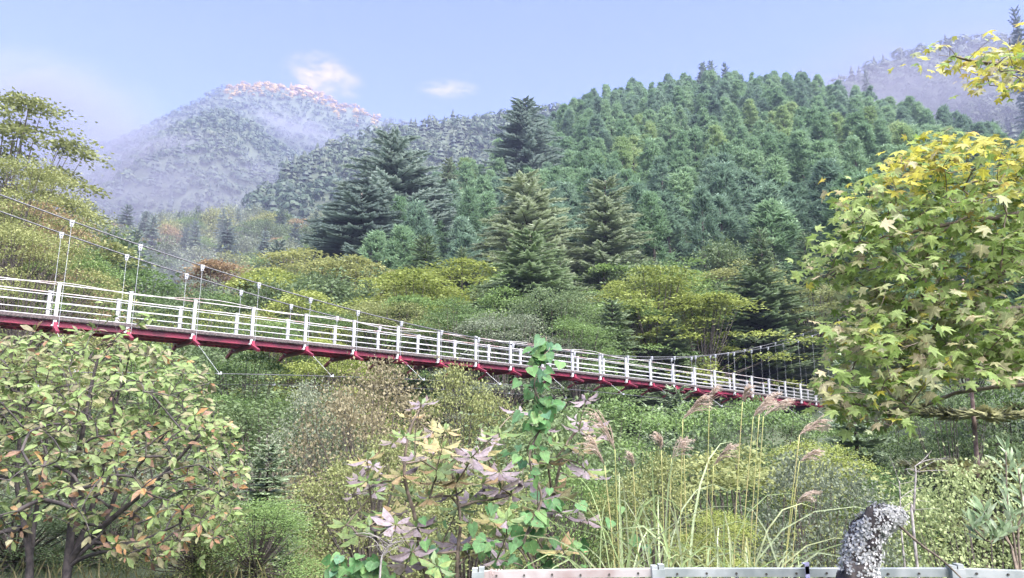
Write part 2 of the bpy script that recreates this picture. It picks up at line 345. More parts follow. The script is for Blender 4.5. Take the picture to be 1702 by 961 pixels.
def proto_fir(seed, H=20, Rm=4.2, n_lv=34, droop=.15, up=.12, dens=1.0, p=.85, thick=.32, tws=1.0):
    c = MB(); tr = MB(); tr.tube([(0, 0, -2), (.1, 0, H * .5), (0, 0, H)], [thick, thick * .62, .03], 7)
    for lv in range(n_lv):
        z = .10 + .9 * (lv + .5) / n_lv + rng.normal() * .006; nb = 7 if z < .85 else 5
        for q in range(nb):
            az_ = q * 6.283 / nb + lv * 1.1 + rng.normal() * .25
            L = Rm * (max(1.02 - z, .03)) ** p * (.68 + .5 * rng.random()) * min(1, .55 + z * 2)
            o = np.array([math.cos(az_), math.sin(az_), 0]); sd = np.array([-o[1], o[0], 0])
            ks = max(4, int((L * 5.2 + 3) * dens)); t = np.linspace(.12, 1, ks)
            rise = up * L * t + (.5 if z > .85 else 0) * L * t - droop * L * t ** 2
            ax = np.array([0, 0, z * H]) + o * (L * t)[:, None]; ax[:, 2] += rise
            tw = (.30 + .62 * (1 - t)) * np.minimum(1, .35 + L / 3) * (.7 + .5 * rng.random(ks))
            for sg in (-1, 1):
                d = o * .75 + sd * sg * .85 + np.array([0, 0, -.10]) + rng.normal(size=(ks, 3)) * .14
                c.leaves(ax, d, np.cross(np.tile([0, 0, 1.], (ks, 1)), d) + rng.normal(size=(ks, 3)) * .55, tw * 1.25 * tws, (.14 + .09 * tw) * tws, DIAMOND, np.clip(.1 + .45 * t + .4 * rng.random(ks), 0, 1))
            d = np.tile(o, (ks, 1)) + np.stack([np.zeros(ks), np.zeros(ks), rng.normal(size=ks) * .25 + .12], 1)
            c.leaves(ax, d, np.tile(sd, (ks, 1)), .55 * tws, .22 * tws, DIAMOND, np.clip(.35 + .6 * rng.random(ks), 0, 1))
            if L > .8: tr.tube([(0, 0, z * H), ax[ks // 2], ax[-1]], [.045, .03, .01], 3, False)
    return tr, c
def proto_broad(seed, H=10, Rm=4.0, pads=64, flat=.16, leaf=.27, per=95, low=.25, tilt=.35, gap=.0):
    c = MB(); tr = MB(); hub = np.array([0, 0, H * .32])
    tr.tube([(0, 0, -16), (.1, .05, 0), hub], [.30, .2, .16], 6)
    z = low + (1 - low) * rng.random(pads) ** .8; a = rng.random(pads) * 6.283
    lump = 1 + .28 * np.sin(a * 2 + seed) + .22 * np.sin(a * 4 + z * 9 + seed * 2)
    zz = (z - low) / (1 - low)
    env = Rm * np.sqrt(np.clip(1 - (zz * 1.02 - .25) ** 2 / .62, .03, 1)) * lump
    rr = env * (.45 + .6 * rng.random(pads) ** .5)
    P = np.stack([np.cos(a) * rr, np.sin(a) * rr, z * H], 1)
    for q in range(pads):
        n = per; pr = (.65 + .65 * rng.random()) * Rm * (.27 if not gap else .27 * gap)
        off = rng.normal(size=(n, 3)) * np.array([pr * .62, pr * .62, pr * flat]); rd = np.hypot(off[:, 0], off[:, 1])
        out = np.array([math.cos(a[q]), math.sin(a[q]), 0])
        off[:, 2] -= .22 * rd ** 1.5 / max(pr, .2) * .6 + .12 * (off @ out)
        pos = P[q] + off
        d = unit(np.stack([off[:, 0], off[:, 1], np.zeros(n)], 1) + out * .4 + rng.normal(size=(n, 3)) * np.array([.5, .5, tilt])); d[:, 2] -= .15
        s = np.cross(np.tile([0, 0, 1.], (n, 1)), d) + rng.normal(size=(n, 3)) * tilt
        base_t = rng.random() * .35
        c.leaves(pos, d, s, leaf * (.75 + .6 * rng.random(n)), leaf * (.55 + .4 * rng.random(n)), DIAMOND, np.clip(base_t + .65 * rng.random(n), 0, 1))
        mid = hub * .5 + P[q] * .5 + np.array([0, 0, -.3])
        tr.tube([hub, mid, P[q] - [0, 0, .1]], [.09, .05, .012], 4, False)
    return tr, c
def finish(tc, bark, leafm, nm):
    return tc[0].mesh(nm + '_trunk', M[bark], True), tc[1].mesh(nm + '_crown', M[leafm])
PROTO = {}
PROTO['cypress'] = [(finish(proto_cypress(s), 'bark', 'hin_g', 'cypress'), 17, 2.9) for s in range(5)]
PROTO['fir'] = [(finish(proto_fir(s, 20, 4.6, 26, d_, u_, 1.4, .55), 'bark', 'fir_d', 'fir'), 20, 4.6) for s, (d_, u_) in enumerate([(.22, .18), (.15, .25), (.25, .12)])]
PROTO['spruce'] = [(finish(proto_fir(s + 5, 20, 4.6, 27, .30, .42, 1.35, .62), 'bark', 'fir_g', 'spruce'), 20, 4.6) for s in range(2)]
PROTO['broad'] = [(finish(proto_broad(s, 10, 4.0, 52, .12, .22, 145, .2, .38), 'bark', 'green', 'broad'), 10, 4.0) for s in range(4)]
PROTO['round'] = [(finish(proto_broad(s + 9, 10, 3.6, 80, .5, .27, 80, .15, .8), 'bark', 'green', 'round'), 10, 3.6) for s in range(3)]
PROTO['broadf'] = [(finish(proto_broad(s + 30, 10, 4.0, 58, .11, .12, 300, .15, .4), 'bark', 'green', 'broadf'), 10, 4.0) for s in range(3)]
PROTO['roundf'] = [(finish(proto_broad(s + 40, 10, 3.7, 70, .42, .125, 230, .12, .8), 'bark', 'green', 'roundf'), 10, 3.7) for s in range(2)]
PROTO['tall'] = [(finish(proto_broad(77, 20, 4.6, 74, .10, .24, 210, .2, .5), 'bark', 'deep', 'tall'), 20, 4.6)]
PROTO['fine'] = [(finish(proto_broad(s + 19, 10, 3.8, 84, .5, .14, 140, .08, .9, .78), 'bark', 'grey', 'fine'), 10, 3.8) for s in range(2)]
NAMES = {'cypress': ('cypress_tree', 'cypress'), 'fir': ('fir_tree', 'fir'), 'spruce': ('spruce_tree', 'spruce'), 'broad': ('maple_tree', 'tree'), 'round': ('broadleaf_tree', 'tree'), 'fine': ('small_leaved_tree', 'tree'), 'broadf': ('maple_tree', 'tree'), 'tall': ('broadleaf_tree', 'tree'), 'roundf': ('broadleaf_tree', 'tree')}
def tree(kind, x, y, H, Wd, mat, label, group=None, name=None, cat=None, sink=.3, var=None, tilt=.03):
    if kind in ('broad', 'round') and math.hypot(x, y) < 48: kind += 'f'
    pr = PROTO[kind]; (tm, cm), h0, r0 = pr[int(rng.integers(len(pr))) if var is None else var % len(pr)]
    z = Tz(x, y) - sink
    o = thing(name or NAMES[kind][0], label, cat or NAMES[kind][1], (x, y, z), rng.random() * 6.283, group)
    o.rotation_euler[0] = rng.normal() * tilt; o.rotation_euler[1] = rng.normal() * tilt
    kx = Wd / 2 / r0; ky = kx * (.9 + .2 * rng.random()); kz = min(H / h0, kx * (1.3 if kind not in ('fir', 'spruce', 'cypress') else 2.2))
    for nm, me in (('trunk', tm), ('crown', cm)):
        c = link(nm, me, o); c.scale = (kx, ky, kz); c.location = (0, 0, H - h0 * kz)
    c.material_slots[0].link = 'OBJECT'; c.material_slots[0].material = M[mat]
    return o
def tree_px(kind, px, py, Y, wpx, mat, label, group=None, **kw):       # by the photo position of its top and its distance
    p = at(px, py, Y); Hh = p[2] - Tz(p[0], p[1]) + .3
    return tree(kind, p[0], p[1], max(Hh, 1.2), wpx / FPX * Y, mat, label, group, **kw)

# ------------------------------------------------------------------ suspension bridge
BX0, BY0, BDX, BDY = -12.9337, 20.416, 1.429, 1.2179
BU = unit(np.array([BDX, BDY, 0])); BW = np.array([-.6485, .761, 0])
def bz(n): return 4.8609 - .0073 * n - .0011 * n * n
def bp(n, wv=0., dz=0.): return np.array([BX0 + BDX * n, BY0 + BDY * n, bz(n) + dz]) + BW * wv
def cz(n): return .01915 * n * n - .41049 * n + 7.979
N0, N1, BWID = -8, 30, 1.5
br = thing('suspension_bridge', 'white railed footbridge with crimson beams hung across the valley', 'bridge', bp(N0))
BO = bp(N0)
def bpart(name, b, m, parent=None, smooth=False): return link(name, b.mesh(name, m, smooth), parent or br)
def bl(P): return np.asarray(P) - BO
def bpart_at(name, me, loc, parent=None): o = link(name, me, parent or br); o.location = loc; return o
ns_f = np.linspace(N0, N1, 153)
# posts share one mesh: a vertical channel section with a cap and foot
b = MB(); b.box((0, 0, .60), BU * .043, BW * .040, (0, 0, .645)); b.box((0, 0, .02), BU * .085, BW * .06, (0, 0, .02)); b.box((0, 0, 1.252), BU * .06, BW * .05, (0, 0, .008))
post_me = b.mesh('post', M['white'])
for n in range(N0, N1 + 1):
    for wv in (0., BWID): bpart_at('post', post_me, bl(bp(n, wv)))
for wv, sgn in ((0., 1), (BWID, -1)):
    for hz, rr, mm in ((1.215, .016, 'rail_pink'), (.90, .0115, 'white'), (.69, .0115, 'white'), (.48, .0115, 'white'), (.30, .013, 'white')):
        b = MB(); b.tube([bl(bp(n, wv + sgn * .055, hz)) for n in ns_f], rr, 6); bpart('handrail' if hz > 1.2 else 'rail', b, M[mm], smooth=True)
# decking of cross planks, joined; crimson stringers below
b = MB()
n = N0
while n < N1:
    jit = rng.normal() * .004; b.box(bl(bp(n + .05, BWID / 2, .185 + jit)), BU * .085, BW * (BWID / 2 - .05 + rng.random() * .04), (0, 0, .022)); n += .104
tag(bpart('decking', b, M['deck']), kind='stuff')
for wv in (.10, BWID / 2, BWID - .10):
    b = MB()
    for q in range(N0, N1):
        for dz, hw, hh in ((.150, .045, .010), (.08, .010, .062), (.010, .045, .010)):
            p0, p1 = bl(bp(q, wv, dz)), bl(bp(q + 1, wv, dz)); b.box((p0 + p1) / 2, (p1 - p0) / 2, BW * hw, (0, 0, hh))
    bpart('stringer', b, M['red'])
for wv in (-.03, BWID + .03):
    b = MB(); 
    for q in range(N0, N1):
        p0, p1 = bl(bp(q, wv, .235)), bl(bp(q + 1, wv, .235)); b.box((p0 + p1) / 2, (p1 - p0) / 2, BW * .02, (0, 0, .05))
    bpart('toe_board', b, M['deck'])
# crimson crossbeams with sloping outriggers
b = MB()
for dz, hw, hh in ((-.015, .05, .010), (-.07, .010, .047), (-.125, .05, .010)): b.box((BW * BWID / 2) + [0, 0, dz], BW * (BWID / 2 + .18), BU * hw, (0, 0, hh))
xb_me = b.mesh('crossbeam', M['red'])
or_me = []
for sg in (-1, 1):
    b = MB(); o0 = BW * (BWID / 2 + sg * (BWID / 2 + .18)) + [0, 0, -.06]; o1 = o0 + BW * sg * .52 + [0, 0, -.20]
    b.box((o0 + o1) / 2, (o1 - o0) / 2, BU * .045, np.cross(BU, unit(o1 - o0)) * .04); b.box(o0 + [0, 0, .06], BW * .04, BU * .045, (0, 0, .10)); or_me.append(b.mesh('outrigger', M['red']))
b = MB(); b.box((0, 0, 0), BU * .07, BW * .05, (0, 0, .035)); b.box((0, 0, -.09), BU * .055, BW * .045, (0, 0, .022)); b.box(BU * .03 + [0, 0, -.14], BU * .012, BW * .04, (0, 0, .055)); b.box(-BU * .03 + [0, 0, -.14], BU * .012, BW * .04, (0, 0, .055))
b.box(BU * .05 + [0, 0, -.05], BU * .012, BW * .05, (0, 0, .05)); b.box(-BU * .05 + [0, 0, -.05], BU * .012, BW * .05, (0, 0, .05))
cl_me = b.mesh('clamp', M['wire'])
for q in range(N0, N1 + 1):
    x = bpart_at('crossbeam', xb_me, bl(bp(q))); [link('outrigger', om, x) for om in or_me]
    for wv, off in ((-.06, 0), (BWID + .06, 0)):
        c0 = bp(q + .05, wv); c0[2] = cz(q + .05)
        b = MB(); b.tube([bl(bp(q + .05, wv, -.02)), bl(c0)], .006, 4)
        hg = bpart('hanger', b, M['wire']); o = link('clamp', cl_me, hg); o.location = bl(c0); o.scale = (.85, .85, .85)
NL, NR = -9.6, 31.0
for wv in (-.06, BWID + .06):
    pts = []
    for n in np.linspace(NL, NR, 120): p = bp(n, wv); p[2] = cz(n); pts.append(bl(p))
    for tail, sgn in ((NR, 1),): pts.append(bl(bp(NR + 8, wv)) + [0, 0, 1.5])
    pts.insert(0, bl(bp(NL - 9, wv)) - [0, 0, -1.0])
    b = MB(); b.tube(pts, .023, 6); bpart('main_cable', b, M['cable'], smooth=True)
# wind guys below the deck, tied to the outriggers
for side in (-1, 1):
    def guy(n): return (bp(n, -1.15 - .010 * (n - 11) ** 2 if side < 0 else BWID + 1.15 + .010 * (n - 11) ** 2, -.72 - .0062 * (n - 11) ** 2))
    b = MB(); b.tube([bl(guy(n)) for n in np.linspace(N0 - 2, N1 + 1, 90)], .012, 4); bpart('wind_cable', b, M['cable'], smooth=True)
    for q in range(N0, N1 + 1, 2):
        o1 = bp(q, (-.7 if side < 0 else BWID + .7), -.27); g1 = guy(q + .15)
        b = MB(); b.tube([bl(o1), bl(g1)], .0055, 4); tr_ = bpart('tie_rope', b, M['wire'])
        b = MB(); b.box((0, 0, 0), BU * .06, BW * .02, (0, 0, .018)); b.box(BU * .035 + [0, 0, .035], BU * .02, BW * .018, (0, 0, .03)); me = b.mesh('rope_clamp', M['wire']); o = link('rope_clamp', me, tr_); o.location = bl(g1)
# loose cable looped along the top rail, and thin overhead line
pts = []
for n in np.arange(N0, 14.05, .2): pts.append(bl(bp(n, .0, 1.27 - .13 * abs(math.sin(n * 1.35)) ** 2 + .06 * math.sin(n * .7))))
b = MB(); b.tube(pts, .009, 4); bpart('loose_cord', b, M['rail_pink'], smooth=True)
for nn in (NL, NR):                       # portal towers
    for wv in (-.06, BWID + .06):
        b = MB(); f_ = bp(nn, wv); h = cz(nn) - f_[2] + .4; b.box(bl(f_) + [0, 0, h / 2 - 1.5], BU * .16, BW * .16, (0, 0, h / 2 + 1.5)); b.box(bl(f_) + [0, 0, h + .06], BU * .22, BW * .22, (0, 0, .06)); bpart('tower_leg', b, M['white'])
    for hz in (cz(nn) - bz(nn) - .2, 2.6):
        b = MB(); b.box(bl(bp(nn, BWID / 2, hz)), BW * (BWID / 2), BU * .10, (0, 0, .14)); bpart('tower_crossbeam', b, M['white'])
    b = MB(); b.box(bl(bp(nn + (-.8 if nn < 0 else .8), BWID / 2, -1.6)), BU * 1.4, BW * 1.5, (0, 0, 1.5)); bpart('abutment', b, M['concrete'])

# ------------------------------------------------------------------ woods: big trees picked out one by one
FIRS = [
 ('fir', 662, 226, 100, 300, 'fir_d', 'tall dark fir with a ragged twin top, highest of the pair beside the misty mountain'),
 ('fir', 608, 318, 88, 310, 'fir_d', 'broad dark fir in front of the taller ragged fir, foot in yellow-green maples'),
 ('fir', 560, 356, 92, 220, 'fir_d', 'lower dark fir at the outer edge of the dark fir group'),
 ('fir', 704, 296, 102, 240, 'fir_d', 'layered dark fir tucked against the side of the tallest dark fir'),
 ('fir', 878, 170, 150, 190, 'fir_d', 'dark pointed fir standing high on the spur below the distant blue ridge'),
 ('fir', 850, 215, 152, 130, 'fir_d', 'smaller dark fir leaning close to the pointed fir on the spur'),
 ('fir', 893, 286, 66, 290, 'fir_o', 'tall olive fir above the middle of the bridge'),
 ('fir', 1001, 302, 68, 230, 'fir_o', 'brownish olive fir beside the tall olive fir, standing against the cypress slope'),
 ('spruce', 892, 388, 52, 320, 'fir_g', 'grey-green spruce with upswept boughs just above the bridge'),
 ('spruce', 717, 392, 66, 150, 'fir_g', 'small spruce with upswept boughs between dark firs and olive firs'),
 ('spruce', 1262, 446, 54, 290, 'fir_g', 'wide grey-green spruce beside the maple leaves and above the far railing'),
 ('spruce', 1120, 520, 47, 150, 'fir_g', 'low spruce half hidden under yellow-green trees near the bridge'),
 ('fir', 1168, 106, 276, 52, 'fir_d', 'dark fir in the clump on the crest of the cypress hill'),
 ('fir', 1188, 99, 278, 46, 'fir_d', 'tallest dark fir of the clump on the hill crest'),
 ('fir', 1209, 106, 277, 38, 'fir_d', 'slim dark fir at the end of the clump on the hill crest'),
 ('fir', 1332, 120, 272, 46, 'fir_d', 'small dark fir alone on the hill crest, fading into mist'),
 ('fir', 1436, 118, 262, 36, 'fir_d', 'thin misty fir on the crest before the purple mountain'),
 ('fir', 1050, 133, 268, 40, 'fir_d', 'short dark fir poking above the crest where the hill begins'),
 ('fir', 1693, 25, 330, 60, 'fir_d', 'dark fir top in the upper corner above the maple branch'),
 ('fir', 1640, 205, 200, 90, 'fir_d', 'broad fir behind the top of the maple leaves'),
 ('spruce', 745, 262, 125, 80, 'fir_o', 'yellowish conifer with drooping tips beside the dark firs'),
 ('fir', 165, 345, 150, 45, 'fir_d', 'small dark fir in the left wood, under the mist'),
 ('fir', 208, 342, 165, 60, 'fir_d', 'dark fir pair top in the left wood against the mist'),
 ('fir', 240, 352, 160, 50, 'fir_d', 'pointed dark fir beside the fir pair in the left wood'),
]
for a in FIRS: tree_px(*a)
MAPLES = [
 ('broad', 1078, 448, 50, 190, 'yg', 'bright yellow-green maple above the far half of the bridge'),
 ('broad', 1165, 492, 49, 220, 'yg', 'bright yellow-green maple with drooping tiers right behind the far railing'),
 ('broad', 1150, 438, 60, 180, 'green', 'green maple with a flat top at the foot of the cypress slope'),
 ('broad', 1235, 440, 62, 190, 'olive', 'pale olive maple in front of the cypress slope near the maple leaves'),
 ('broad', 770, 436, 62, 230, 'yg', 'yellow-green maple spreading at the foot of the olive firs'),
 ('broad', 690, 458, 54, 240, 'yg', 'yellow-green maple behind the bridge below the dark firs'),
 ('broad', 505, 420, 74, 180, 'olive', 'olive-yellow maple at the foot of the outermost dark fir'),
 ('broad', 585, 430, 66, 190, 'olive', 'olive maple in front of the broad dark fir'),
 ('broad', 462, 455, 62, 170, 'yg', 'yellow-green maple beside the bluish left wood'),
 ('round', 545, 470, 56, 190, 'deep', 'deep green tree with dark hollows behind the railing'),
 ('broad', 640, 500, 46, 210, 'olive', 'olive maple touching the bridge cables'),
 ('broad', 840, 520, 42, 200, 'grey', 'grey-green tree directly behind the middle railing'),
 ('broad', 960, 530, 42, 190, 'green', 'dark-tiered green maple behind the vine top'),
 ('broad', 1030, 505, 50, 170, 'green', 'green maple between the spruce and the bright maples'),
 ('broad', 1350, 480, 56, 190, 'olive', 'olive tree behind the fading end of the bridge'),
 ('broad', 760, 500, 44, 190, 'green', 'green maple rising behind the cable clamps'),
 ('broad', 560, 520, 44, 170, 'green', 'low green maple behind the near railing'),
 ('tall', 25, 166, 44, 270, 'olive', 'tall dark leafy tree at the left edge, rising against the mist'),
 ('tall', 78, 285, 43, 170, 'olive', 'dark tree spreading loose boughs towards the mist'),
 ('broad', 20, 268, 36, 260, 'olive', 'olive-yellow tree under the tall dark tree at the left edge'),
 ('broad', 95, 345, 40, 220, 'rust', 'rusty olive tree behind the first cable clamps'),
 ('broad', 40, 370, 30, 230, 'olive', 'olive tree behind the highest part of the railing'),
 ('broad', 130, 420, 38, 220, 'green', 'green tree behind the near posts of the railing'),
 ('broad', 240, 455, 52, 190, 'green', 'green tree behind the railing in thin mist'),
]
for a in MAPLES: tree_px(*a)
LOW = [
 ('fine', 625, 610, 17, 250, 'dry', 'straw-coloured small-leaved tree under the bridge'),
 ('fine', 760, 622, 20, 200, 'olive', 'olive straw-tipped tree under the middle of the bridge'),
 ('fine', 530, 650, 19, 190, 'grey', 'grey-green bushy tree under the bridge beside the straw-coloured one'),
 ('broad', 420, 588, 26, 230, 'green', 'green tree under the near beams of the bridge'),
 ('broad', 560, 590, 30, 220, 'yg', 'yellow-green treetop right under the crimson beams'),
 ('spruce', 450, 740, 14, 170, 'fir_g', 'drooping blue-green conifer sapling in the dark gap beside the near tree'),
 ('fine', 620, 740, 13, 250, 'olive', 'olive bush with straw tips in front of the straw-coloured tree'),
 ('broad', 1000, 668, 24, 300, 'green', 'tiered green maple under the bridge behind the reed plumes'),
 ('broad', 1130, 676, 27, 300, 'green', 'tiered green maple under the far half of the bridge'),
 ('broad', 870, 680, 28, 240, 'deep', 'deep green tree behind the vine under the bridge'),
 ('broad', 1250, 668, 32, 280, 'green', 'green maple under the far beams behind the tall plumes'),
 ('broad', 1380, 690, 32, 240, 'deep', 'deep green tree below the hanging maple leaves'),
 ('broad', 1345, 735, 19, 200, 'yg', 'yellow-green maple bough mass below the end of the bridge'),
 ('fine', 1085, 768, 9.5, 190, 'olive', 'rounded green bush behind the reeds'),
 ('fine', 1320, 772, 10, 260, 'grey', 'grey-green bush between the reeds and the lichen stump'),
 ('round', 1620, 790, 13, 320, 'pale', 'pale green bush behind the fence near the pine'),
 ('round', 1480, 790, 17, 180, 'green', 'green bush behind the lichen stump'),
 ('round', 430, 868, 9.5, 220, 'green', 'low green bush at the foot of the near tree'),
 ('round', 780, 800, 9, 260, 'olive', 'olive bush behind the big whorled leaves'),
 ('fine', 950, 790, 10, 200, 'green', 'green bush behind the vine and the reeds'),
 ('round', 200, 740, 13, 300, 'grey', 'grey-green bush behind the near tree stems'),
 ('round', 30, 850, 10, 240, 'deep', 'low deep green bush at the left edge under the near tree'),
 ('round', 190, 870, 10.5, 230, 'deep', 'low deep green bush behind the near tree foot'),
 ('fine', 330, 880, 9.4, 200, 'olive', 'low olive bush between the near tree and the green bush'),
 ('round', 40, 720, 13, 220, 'deep', 'deep green bush behind the thin stems at the left edge'),
 ('broad', 1180, 850, 9, 170, 'yg', 'low yellow-green bush in the reeds'),
 ('broad', 270, 600, 22, 260, 'green', 'green tree behind the near tree crown'),
 ('broad', 90, 590, 20, 260, 'olive', 'olive tree behind the near tree and the wires'),
 ('broad', 1600, 560, 40, 240, 'deep', 'deep green tree behind the pine'),
 ('broad', 1560, 655, 26, 250, 'deep', 'deep green maple right behind the pine trunk'),
 ('round', 1660, 640, 27, 240, 'green', 'green tree behind the lower pine boughs'),
 ('broad', 1440, 680, 29, 230, 'green', 'green tree below the pinkish maple leaves'),
 ('spruce', 1480, 500, 48, 200, 'fir_g', 'spruce behind the hanging maple leaves'),
 ('broad', 1660, 440, 60, 220, 'grey', 'grey-green tree seen through the maple leaves'),
]
for a in LOW: tree_px(*a)
# pine with level boughs and a reddish trunk
PROTO['pine'] = [(finish(proto_fir(30, 14, 4.2, 9, .10, .08, 5.0, .45, .13, .68), 'bark_red', 'pine', 'pine'), 14, 4.2)]
NAMES['pine'] = ('pine_tree', 'pine')
tree_px('pine', 1548, 470, 23, 470, 'pine', 'pine with level boughs and a reddish trunk below the maple leaves')
tree_px('pine', 1720, 520, 27, 420, 'pine', 'pine with level boughs at the right edge behind the sapling')

# ------------------------------------------------------------------ woods: fillers
taken = [tuple(o.location[:2]) for o in COL.objects if o.type == 'EMPTY' and o.get('category') in ('fir', 'tree', 'spruce', 'pine')]
def in_view(x, y, pad=.04):
    return y > 3 and -.74 - pad < x / y < .76 + pad
def scatter(n, r0, r1, p0, p1, dist, fn, seed_pts):
    got = []
    u0, u1 = (p0 - 851) / FPX / CP, (p1 - 851) / FPX / CP
    t0, t1 = math.atan(u0), math.atan(u1); tries = 0
    while len(got) < n and tries < n * 60:
        tries += 1
        r = math.sqrt(r0 * r0 + rng.random() * (r1 * r1 - r0 * r0)); t = t0 + rng.random() * (t1 - t0)
        x, y = r * math.sin(t), r * math.cos(t)
        if any((x - a) ** 2 + (y - b_) ** 2 < dist * dist for a, b_ in seed_pts): continue
        if fn(x, y, r, t): seed_pts.append((x, y)); got.append((x, y))
    return got
def bridge_clear(x, y, w_):          # trees on the near side of the bridge stay below its deck as seen from the road
    if w_ > 0: return 99.
    px = 851 + FPX * CP * x / y; py = np.interp(px, [92, 320, 507, 661, 791, 950, 1080, 1188, 1333, 1500], [541, 565, 583, 596, 610, 626, 641, 653, 672, 690]) + 14
    return EYE + ray(px, py)[1] * y - Tz(x, y)
# valley and foot of the hills
def put_mid(x, y, r, t):
    s = (x - 4) * .761 + (y - 31) * .6485
    if s < -15 or (-2.6 < s < 2.6): return False
    n = (x - BX0) * BW[0] + (y - BY0) * BW[1]           # keep clear of the bridge line
    if -4.2 < n < 5.7 and Tz(x, y) > -3: return False
    k = (.50 + .50 * rng.random() if n < 0 else rng.random()); H = 6.5 + 3.5 * rng.random()
    if 0 <= n < 7: H = min(H, bz(10) - 2.4 - Tz(x, y))
    if n < 0: H = bridge_clear(x, y, n) * (.62 + .36 * rng.random())
    H = min(H, 14.)
    if H < 3: return False
    kind, mt, lb = (('broad', 'yg', 'yellow-green maple filling the valley wood'), ('broad', 'green', 'green maple filling the valley wood'), ('broad', 'olive', 'olive maple filling the valley wood'),
                    ('round', 'deep', 'deep green tree filling the valley wood'), ('spruce', 'fir_g', 'grey-green spruce filling the valley wood'))[int(np.searchsorted([.12, .42, .62, .86], k))]
    tree(kind, x, y, H * (1.25 if kind == 'spruce' else 1), (5.5 + 2.5 * rng.random()) * (.8 if kind == 'spruce' else 1), mt, lb.replace('filling the valley wood', 'in the valley wood ' + ('under the bridge' if n < 0 else 'behind the near railing' if x / y < -.12 else 'behind the middle railing' if x / y < .16 else 'behind the far railing')), lb.replace(' filling', 's filling')); return True
scatter(190, 17, 69, 330, 1760, 3.1, put_mid, taken)
# left wood
def put_left(x, y, r, t):
    if r < 150 and x / y > -.33: return False
    k = rng.random() * (.62 if r < 105 else 1); kind, mt, lb = (('round', 'deep', 'deep green tree of the left wood'), ('broad', 'green', 'green tree of the left wood'), ('round', 'olive', 'olive tree of the left wood'),
        ('broad', 'rust', 'russet tree of the left wood'), ('fir', 'fir_d', 'dark conifer of the left wood'), ('round', 'grey', 'grey-green tree of the left wood'))[int(np.searchsorted([.26, .44, .56, .62, .82], k))]
    H = (8 if r < 105 else 11) + 4.5 * rng.random(); tree(kind, x, y, H * (1.3 if kind == 'fir' else 1), 8 + 3 * rng.random() - (2.5 if kind == 'fir' else 0), mt, lb + (' close behind the cables' if r < 95 else ' halfway up' if r < 150 else ' near the misty top') + (' at the left edge' if x / y < -.55 else ' beside the dark firs' if x / y > -.36 else ''), lb.replace('tree of', 'trees of').replace('conifer of', 'conifers of')); return True
scatter(200, 62, 215, -60, 600, 5.6, put_left, taken)
# cypress slope: the nearest three hundred as trees, the rest of the slope as one mass
spots = []
def put_cyp(x, y, r, t):
    R_ = float(HA.ridge(np.array([t]))[0])
    if r > R_ + 6: return False
    return True
cell = {}
pts = []; t0_, t1_ = math.atan((590 - 851) / FPX / CP), math.atan((1780 - 851) / FPX / CP)
for a, b_ in taken: cell.setdefault((int(a // 5), int(b_ // 5)), []).append((a, b_))
for _ in range(16000):
    r = math.sqrt(64 ** 2 + rng.random() * (292 ** 2 - 64 ** 2)); t = t0_ + rng.random() * (t1_ - t0_); x, y = r * math.sin(t), r * math.cos(t); ci = (int(x // 5), int(y // 5))
    if any((x - a) ** 2 + (y - b_) ** 2 < 22 for i_ in (-1, 0, 1) for j_ in (-1, 0, 1) for a, b_ in cell.get((ci[0] + i_, ci[1] + j_), ())): continue
    if put_cyp(x, y, r, t): cell.setdefault(ci, []).append((x, y)); pts.append((x, y))
pts.sort(key=lambda p: math.hypot(*p))
def cyp_dims(): return 11 + 5.5 * rng.random(), 5.4 + 2.4 * rng.random()
for x, y in pts[:300]:
    H, W_ = cyp_dims(); k = rng.random()
    nz = fbm(np.array([x * .03]), np.array([y * .03]), 4)[0]
    mt = 'hin_b' if nz + rng.normal() * .15 < -.12 else ('hin_y' if nz + rng.normal() * .15 > .42 else 'hin_g')
    px = 851 + FPX * CP * x / y; row = math.hypot(x, y) / float(HA.ridge(np.array([math.atan2(x, y)]))[0])
    lb = {'hin_b': 'bluish green', 'hin_y': 'fresh green', 'hin_g': 'mid green'}[mt] + ' cypress ' + ('low on the planted slope' if row < .5 else 'halfway up the planted slope' if row < .75 else 'high on the planted slope') + (
        ' beside the dark firs' if px < 800 else ' behind the olive firs' if px < 1060 else ' above the bright maples' if px < 1300 else ' near the hanging maple leaves')
    tree('cypress', x, y, H, W_, mt, lb, 'cypresses of the planted slope')
